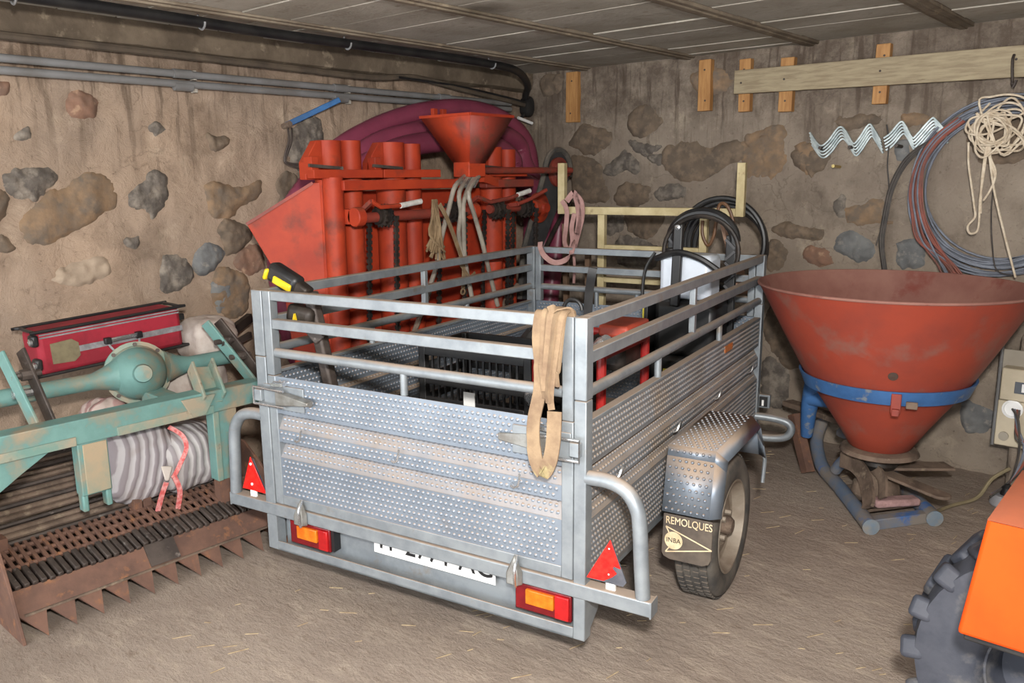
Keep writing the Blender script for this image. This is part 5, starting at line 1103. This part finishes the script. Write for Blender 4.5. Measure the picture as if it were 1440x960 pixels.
# pink webbing strap
PS = thing_t('webbing_strap', 'faded pink webbing strap draped over the timber rack and front rail', 'strap', (.2, 2.28, 1.0))
def tp(px, py, y): 
    nrm = TROT.to_3x3() @ Vector((0, 1, 0)); q = onplane(px, py, TW((0, y, 0)), nrm); return TROT.inverted() @ q
for pts, w in (([(797, 283), (803, 275), (808, 272), (813, 290), (814, 315), (808, 345), (806, 352)], .035), ([(807, 272), (817, 284), (818, 305), (812, 330), (806, 352)], .035), ([(790, 282), (797, 295), (796, 320), (794, 340), (800, 352), (805, 340), (804, 320), (808, 300)], .028)):
    b = MB(); b.ribbon(smooth_path([tp(x, y, 2.28 - .012 * i * 0) for i, (x, y) in enumerate(pts)], 5), Vector((1, 0, .15)), w, .005); b.build('fold', pinkm, PS)
b = MB(); b.ribbon(smooth_path([tp(760, 340, 2.05), tp(760, 348, 2.04), tp(766, 360, 2.045), tp(780, 369, 2.05), tp(796, 365, 2.055), tp(805, 352, 2.06), tp(806, 343, 2.09), tp(806, 340, 2.2), tp(806, 350, 2.27)], 5), [Vector((1, 0, .3))] * 8 + [Vector((.6, .2, 1))] * 33, .03, .005); b.build('loop', pinkm, PS)
b = MB(); b.ribbon(smooth_path([tp(806, 350, 2.27), tp(808, 375, 2.27), tp(807, 398, 2.27)], 4), Vector((1, 0, 0)), .016, .004); b.build('tail', pinkm, PS)
# big black hose ring hung on the rack
HR = thing_t('hose_ring', 'large ring of black hose hung on the right upright of the rack', 'hose', (1.0, 2.40, 1.0))
for k in range(4):
    rr = .235 - .012 * k; b = MB(); b.tube([(1.02 + .012 * k + rr * math.cos(2 * PI * i / 44), 2.385 + .02 * (k % 2) + .008 * k, 1.20 - .01 * k + rr * 1.02 * math.sin(2 * PI * i / 44)) for i in range(44)], .0155, 9, closed=True); b.build('hose_turn', blackp, HR)
HB = thing_t('brown_hose', 'brown rubber hose loop draped over the rack crossbar beside black ring', 'hose', (1.05, 2.28, 1.1))
b = MB(); b.tube(smooth_path([tp(x, y, 2.27) for x, y in ((988, 310), (988, 330), (996, 345), (1004, 330), (1008, 305), (1012, 288), (1020, 287), (1028, 300), (1034, 325), (1040, 352))], 5), .009, 8); b.build('hose', mat('brown_rubber', rgb(112, 78, 50), rgb(90, 62, 42), 9, .5), HB)
b = MB(); b.bar((1.08, 2.25, 1.335), (1.20, 2.2, .95), .085, .02); tag(b.build('board', mat('pink_beige_board', rgb(176, 142, 122), rgb(158, 128, 110), 6, .8), thing_t('leaning_board', 'pinkish beige board leaning against the rack behind the trailer', 'board', (1.12, 2.23, .9)), bevel=.002))
# ------------------------------------------------------------------ knapsack sprayer in the front right of the trailer
KS = thing_t('knapsack_sprayer', 'black knapsack sprayer with white tank standing inside the trailer front', 'sprayer', (1.08, 1.72, .332))
bx('base', blackp, KS, .93, 1.24, 1.58, 1.84, .335, .72, bevel=.02)
bx('lower_tank', blackp, KS, .935, 1.235, 1.60, 1.83, .72, .985, bevel=.03)
bx('side_plate', blackp, KS, .905, .925, 1.55, 1.84, .45, .98, bevel=.003)
bx('plate_edge', mat('yellow_edge', rgb(190, 176, 60), rough=.5), KS, .902, .908, 1.544, 1.552, .45, .98, bevel=0)
TK = bx('white_tank', mat('white_hdpe', rgb(206, 214, 224), rgb(190, 198, 210), 5, .35), KS, .95, 1.20, 1.62, 1.79, .99, 1.20, bevel=.025)
disc('cap', blackp, TK, (1.0, 1.68, 1.20), (0, 0, 1), [(.04, 0), (.042, .01), (.04, .025), (0, .028)], 20)
for x in (.925, 1.215):
    bx('frame_side', blackp, KS, x - .014, x + .036, 1.84, 1.87, .60, 1.28, bevel=.004)
    for k in range(5):
        b = MB(); z = 1.02 + .055 * k; s_ = 1 if k % 2 else -1
        b.bar((x - .012, 1.835, z - .022 * s_), (x + .034, 1.835, z + .022 * s_), .012, .012); b.build('web_rib', mat('grey_black_rib', rgb(72, 72, 74)), KS)
b = MB(); b.tube([(1.082 + .16 * math.cos(a), 1.855, 1.25 + .135 * math.sin(a)) for a in [PI * i / 20 for i in range(21)]], .027, 10); b.build('frame_arch', blackp, KS)
b = MB(); b.tube([(1.082 + .185 * math.cos(a), 1.83, 1.20 + .17 * math.sin(a)) for a in [PI * (i - 6) / 20 for i in range(30)]], .011, 8); b.build('hose', blackm, KS)
b = MB(); b.tube(smooth_path([(.94, 1.60, 1.18), (1.05, 1.58, 1.215), (1.16, 1.58, 1.19), (1.25, 1.60, 1.13)], 5), .015, 8); b.build('handle', blackp, KS)
b = MB(); b.bar((1.04, 1.60, .96), (1.05, 1.60, 1.345), .045, .03); LV = b.build('pump_lever', blackp, KS, bevel=.006)
disc('lever_bolt', chrome, LV, (1.05, 1.583, 1.33), (0, -1, 0), [(.013, 0), (.012, .006), (0, .009)], 12)
b = MB(); b.tube(smooth_path([(.90, 1.70, 1.20), (.86, 1.68, 1.12), (.855, 1.66, 1.0), (.87, 1.66, .93)], 5), .008, 8); b.build('lance_hose', blackp, KS)
bx('yellow_tag', mat('yellow_edge', rgb(190, 176, 60)), KS, 1.0, 1.06, 1.572, 1.58, .63, .66, bevel=0)
# ------------------------------------------------------------------ lashing strap on the tailgate
LS = thing_t('lashing_strap', 'beige lashing strap folded over the right end of the tailgate rail', 'strap', (1.22, -.02, .71))
def rib(pts, w, nm='fold', wd_=Vector((1, 0, 0)), t=.005):
    b = MB(); b.ribbon(smooth_path(pts, 6), wd_, w, t); b.build(nm, strapm, LS)
rib([(1.192, .045, 1.10), (1.192, .04, 1.165), (1.192, .02, 1.180), (1.190, -.006, 1.173), (1.186, -.014, 1.10), (1.196, -.018, 1.02), (1.198, -.024, .95), (1.184, -.036, .86), (1.190, -.050, .80), (1.203, -.058, .745), (1.226, -.060, .712), (1.247, -.058, .745), (1.256, -.052, .80), (1.254, -.040, .86), (1.252, -.034, .895)], [.036] * 30 + [.042] * 20 + [.046] * 40)
for (xt, xb, zb, w, yo, tw) in ((1.212, 1.208, .99, .022, .006, .5), (1.226, 1.216, .93, .020, .012, -.5), (1.240, 1.222, .955, .024, .018, .35), (1.255, 1.232, .92, .020, .022, -.6), (1.268, 1.240, .90, .020, .016, .5), (1.276, 1.256, .97, .016, .010, -.4)):
    rib([(xt, .045, 1.08 + random.uniform(-.03, .03)), (xt, .042, 1.165), (xt, .02, 1.184 + yo * .3), (xt - .002, -.006 - yo, 1.176), (xt * .6 + xb * .4, -.016 - yo, 1.10), (xt * .25 + xb * .75, -.020 - yo, 1.02), (xb, -.022 - yo, zb + .04), (xb + .004, -.022 - yo, zb)], w, wd_=Vector((1, tw, 0)), t=.006)
rib([(1.282, .03, 1.05), (1.282, .028, 1.13), (1.275, .01, 1.19), (1.25, -.018, 1.196), (1.225, -.02, 1.188)], .026)
# ------------------------------------------------------------------ power tool at the rear left corner
PT = thing_t('power_tool', 'yellow and black long-handled power tool leaning in the rear left corner', 'tool', (.25, .20, .335))
def cham(a, c, w, h, nm, m, bv=.01):
    b = MB(); b.bar(a, c, w, h, (0, 0, 1)); return b.build(nm, m, PT, bevel=bv)
yel = mat('yellow_plastic', rgb(226, 196, 40), rgb(204, 172, 30), 10, .4)
HB_ = cham((-.005, .10, 1.235), (.13, .10, 1.175), .06, .075, 'handle', blackp, .018)
cham((.03, .074, 1.205), (.115, .074, 1.172), .02, .03, 'grip_insert', yel, .006)
b = MB(); b.bar((-.012, .08, 1.225), (.002, .08, 1.218), .04, .045); b.build('end_button', yel, PT, bevel=.01)
cham((.12, .10, 1.18), (.17, .105, 1.15), .05, .05, 'neck', blackm, .01)
cham((.08, .10, 1.085), (.19, .11, 1.06), .07, .075, 'motor', blackm, .02)
b = MB(); b.prism([(.105, 1.045), (.125, 1.055), (.135, 1.085), (.142, 1.058), (.165, 1.046), (.14, 1.040)], .01, frame_m((0, .068, 0), (1, 0, 0), (0, 0, 1))); b.build('yellow_guard', yel, PT)
cham((.15, .11, 1.05), (.20, .13, .98), .045, .05, 'bracket', rust_dark, .006)
cham((.165, .12, 1.16), (.26, .20, .34), .045, .045, 'shaft', rust_dark, .01)
# ------------------------------------------------------------------ load in the trailer bed
CRT = thing_t('plastic_crate', 'black slatted plastic crate with white label near the tailgate', 'crate', (.62, .45, .332))
x0, x1, y0, y1, z0, z1 = .42, .92, .42, .74, .335, .93
for nm, r in (('corner', (x0, x0 + .03, y0, y0 + .03)), ('corner', (x1 - .03, x1, y0, y0 + .03)), ('corner', (x0, x0 + .03, y1 - .03, y1)), ('corner', (x1 - .03, x1, y1 - .03, y1))):
    bx(nm, blackp, CRT, *r, z0, z1)
bx('bottom', blackp, CRT, x0, x1, y0, y1, z0, z0 + .012)
for z in (z0 + .02, z0 + .2, .62, .70, .78, .895):
    h = .03 if z < .85 else .035
    bx('slat', blackp, CRT, x0 + .03, x1 - .03, y0, y0 + .012, z, z + h); bx('slat', blackp, CRT, x0 + .03, x1 - .03, y1 - .012, y1, z, z + h)
    bx('slat', blackp, CRT, x0, x0 + .012, y0 + .03, y1 - .03, z, z + h); bx('slat', blackp, CRT, x1 - .012, x1, y0 + .03, y1 - .03, z, z + h)
for k in range(14):
    x = x0 + .06 + k * .029; bx('bar', blackp, CRT, x, x + .008, y0 + .002, y0 + .01, z0 + .05, z1 - .03, bevel=0)
bx('label', whitep, CRT, .63, .68, y0 - .004, y0 - .001, .70, .77, bevel=0)
SC2 = thing_t('machine_part', 'dark scrap casting lying on the trailer floor by the tailgate', 'machine part', (.55, .22, .332))
blob((.5, .2, .40), (.22, .12, .07), 61, .2, 7, 30, 14).build('casting', blackm, SC2)
tb('rod', blackm, SC2, [(.2, .15, .42), (.55, .2, .52), (.9, .24, .56)], .018, 8)
PM = thing_t('motor_pump', 'red framed petrol engine pump standing in the trailer bed', 'engine', (1.1, .62, .332))
rp_ = mat('glossy_red_paint', rgb(156, 32, 28), rgb(130, 28, 26), 8, .4)
for x, y in ((.955, .40), (1.205, .40), (.955, .80), (1.205, .80)):
    tb('frame_leg', rp_, PM, [(x, y, .34), (x, y, .97)], .017, 10)
for (a_, c_) in (((.955, .40, .97), (.955, .80, .97)), ((1.205, .40, .97), (1.205, .80, .97)), ((.955, .80, .97), (1.205, .80, .97)), ((.955, .40, .36), (1.205, .40, .36)), ((.955, .40, .36), (.955, .80, .36)), ((1.205, .40, .36), (1.205, .80, .36))):
    tb('frame_tube', rp_, PM, [a_, c_], .017, 10)
bx('engine_block', blackm, PM, .99, 1.17, .46, .70, .37, .72, bevel=.02)
bx('crankcase', rust_dark, PM, 1.0, 1.16, .50, .76, .40, .58, bevel=.02)
bx('fuel_tank', blackm, PM, 1.03, 1.19, .62, .90, .86, .985, bevel=.03)
FT = bx('tank_cover', mat('terracotta_red', rgb(168, 66, 46), rgb(140, 56, 40), 8, .6), PM, 1.08, 1.20, .64, .86, .985, 1.03, bevel=.012)
disc('air_filter', blackm, PM, (1.0, .60, .74), (0, 0, 1), [(.0, 0), (.07, 0), (.075, .03), (.07, .12), (.04, .14), (0, .14)], 20)
disc('exhaust', chrome, PM, (1.165, .47, .98), (.5, -.3, .5), [(.0, -.06), (.025, -.06), (.03, -.03), (.03, .03), (.02, .06), (0, .06)], 16)
disc('pump_body', rust_dark, PM, (1.08, .40, .52), (0, -1, 0), [(.0, -.05), (.10, -.05), (.115, 0), (.09, .04), (.04, .05), (0, .05)], 24)
disc('silver_cap', chrome, PM, (.955, .385, .80), (0, -1, 0), [(.0, -.02), (.03, -.02), (.032, .02), (.02, .03), (0, .03)], 14)
b = MB(); b.ribbon(smooth_path([(.93, .85, .93), (.94, .85, 1.02), (.952, .84, 1.12), (.965, .83, 1.18), (.972, .83, 1.215)], 5), Vector((1, .4, 0)), .034, .02); b.build('rubber_hose', blackp, PM)
b = MB(); b.tube(arc((.90, .80, 1.05), .04, 0, PI, 12, (1, 0, 0), (0, 0, 1)), .008, 8); b.build('lifting_loop', blackp, PM)
JK = thing_t('black_cloth', 'crumpled black cloth heaped behind the crate in the trailer', 'cloth', (.72, 1.0, .34))
blob((.72, 1.0, .64), (.17, .16, .30), 71, .12, 6, 36, 22).build('heap', blackp, JK)
BX = thing_t('tool_case', 'low black plastic case under the sprayer side of the trailer bed', 'case', (1.15, 1.2, .332))
bx('body', blackp, BX, .98, 1.28, 1.02, 1.42, .335, .60, bevel=.015)
bx('lid', blackm, BX, .97, 1.29, 1.01, 1.43, .60, .63, bevel=.008)
bx('catch', chrome, BX, 1.1, 1.15, 1.0, 1.01, .57, .62)
# floor litter
ST = MB()
for k in range(420):
    u = random.random(); x = random.uniform(1.3, 5.0); y = random.uniform(-4.4, -.3)
    a = random.uniform(0, PI) * .35 + .5; l = random.uniform(.01, .035); d = Vector((math.cos(a), math.sin(a), 0)) * l
    c = Vector((x, y, .002)); ST.bar(c - d, c + d, .0022, .0022)
tag(ST.build('straw_bits', mat('dry_straw', rgb(186, 166, 132), rgb(150, 128, 100), 30, .8), None, smooth=False), 'scattered bits of dry straw on the concrete floor', 'straw', kind='stuff')
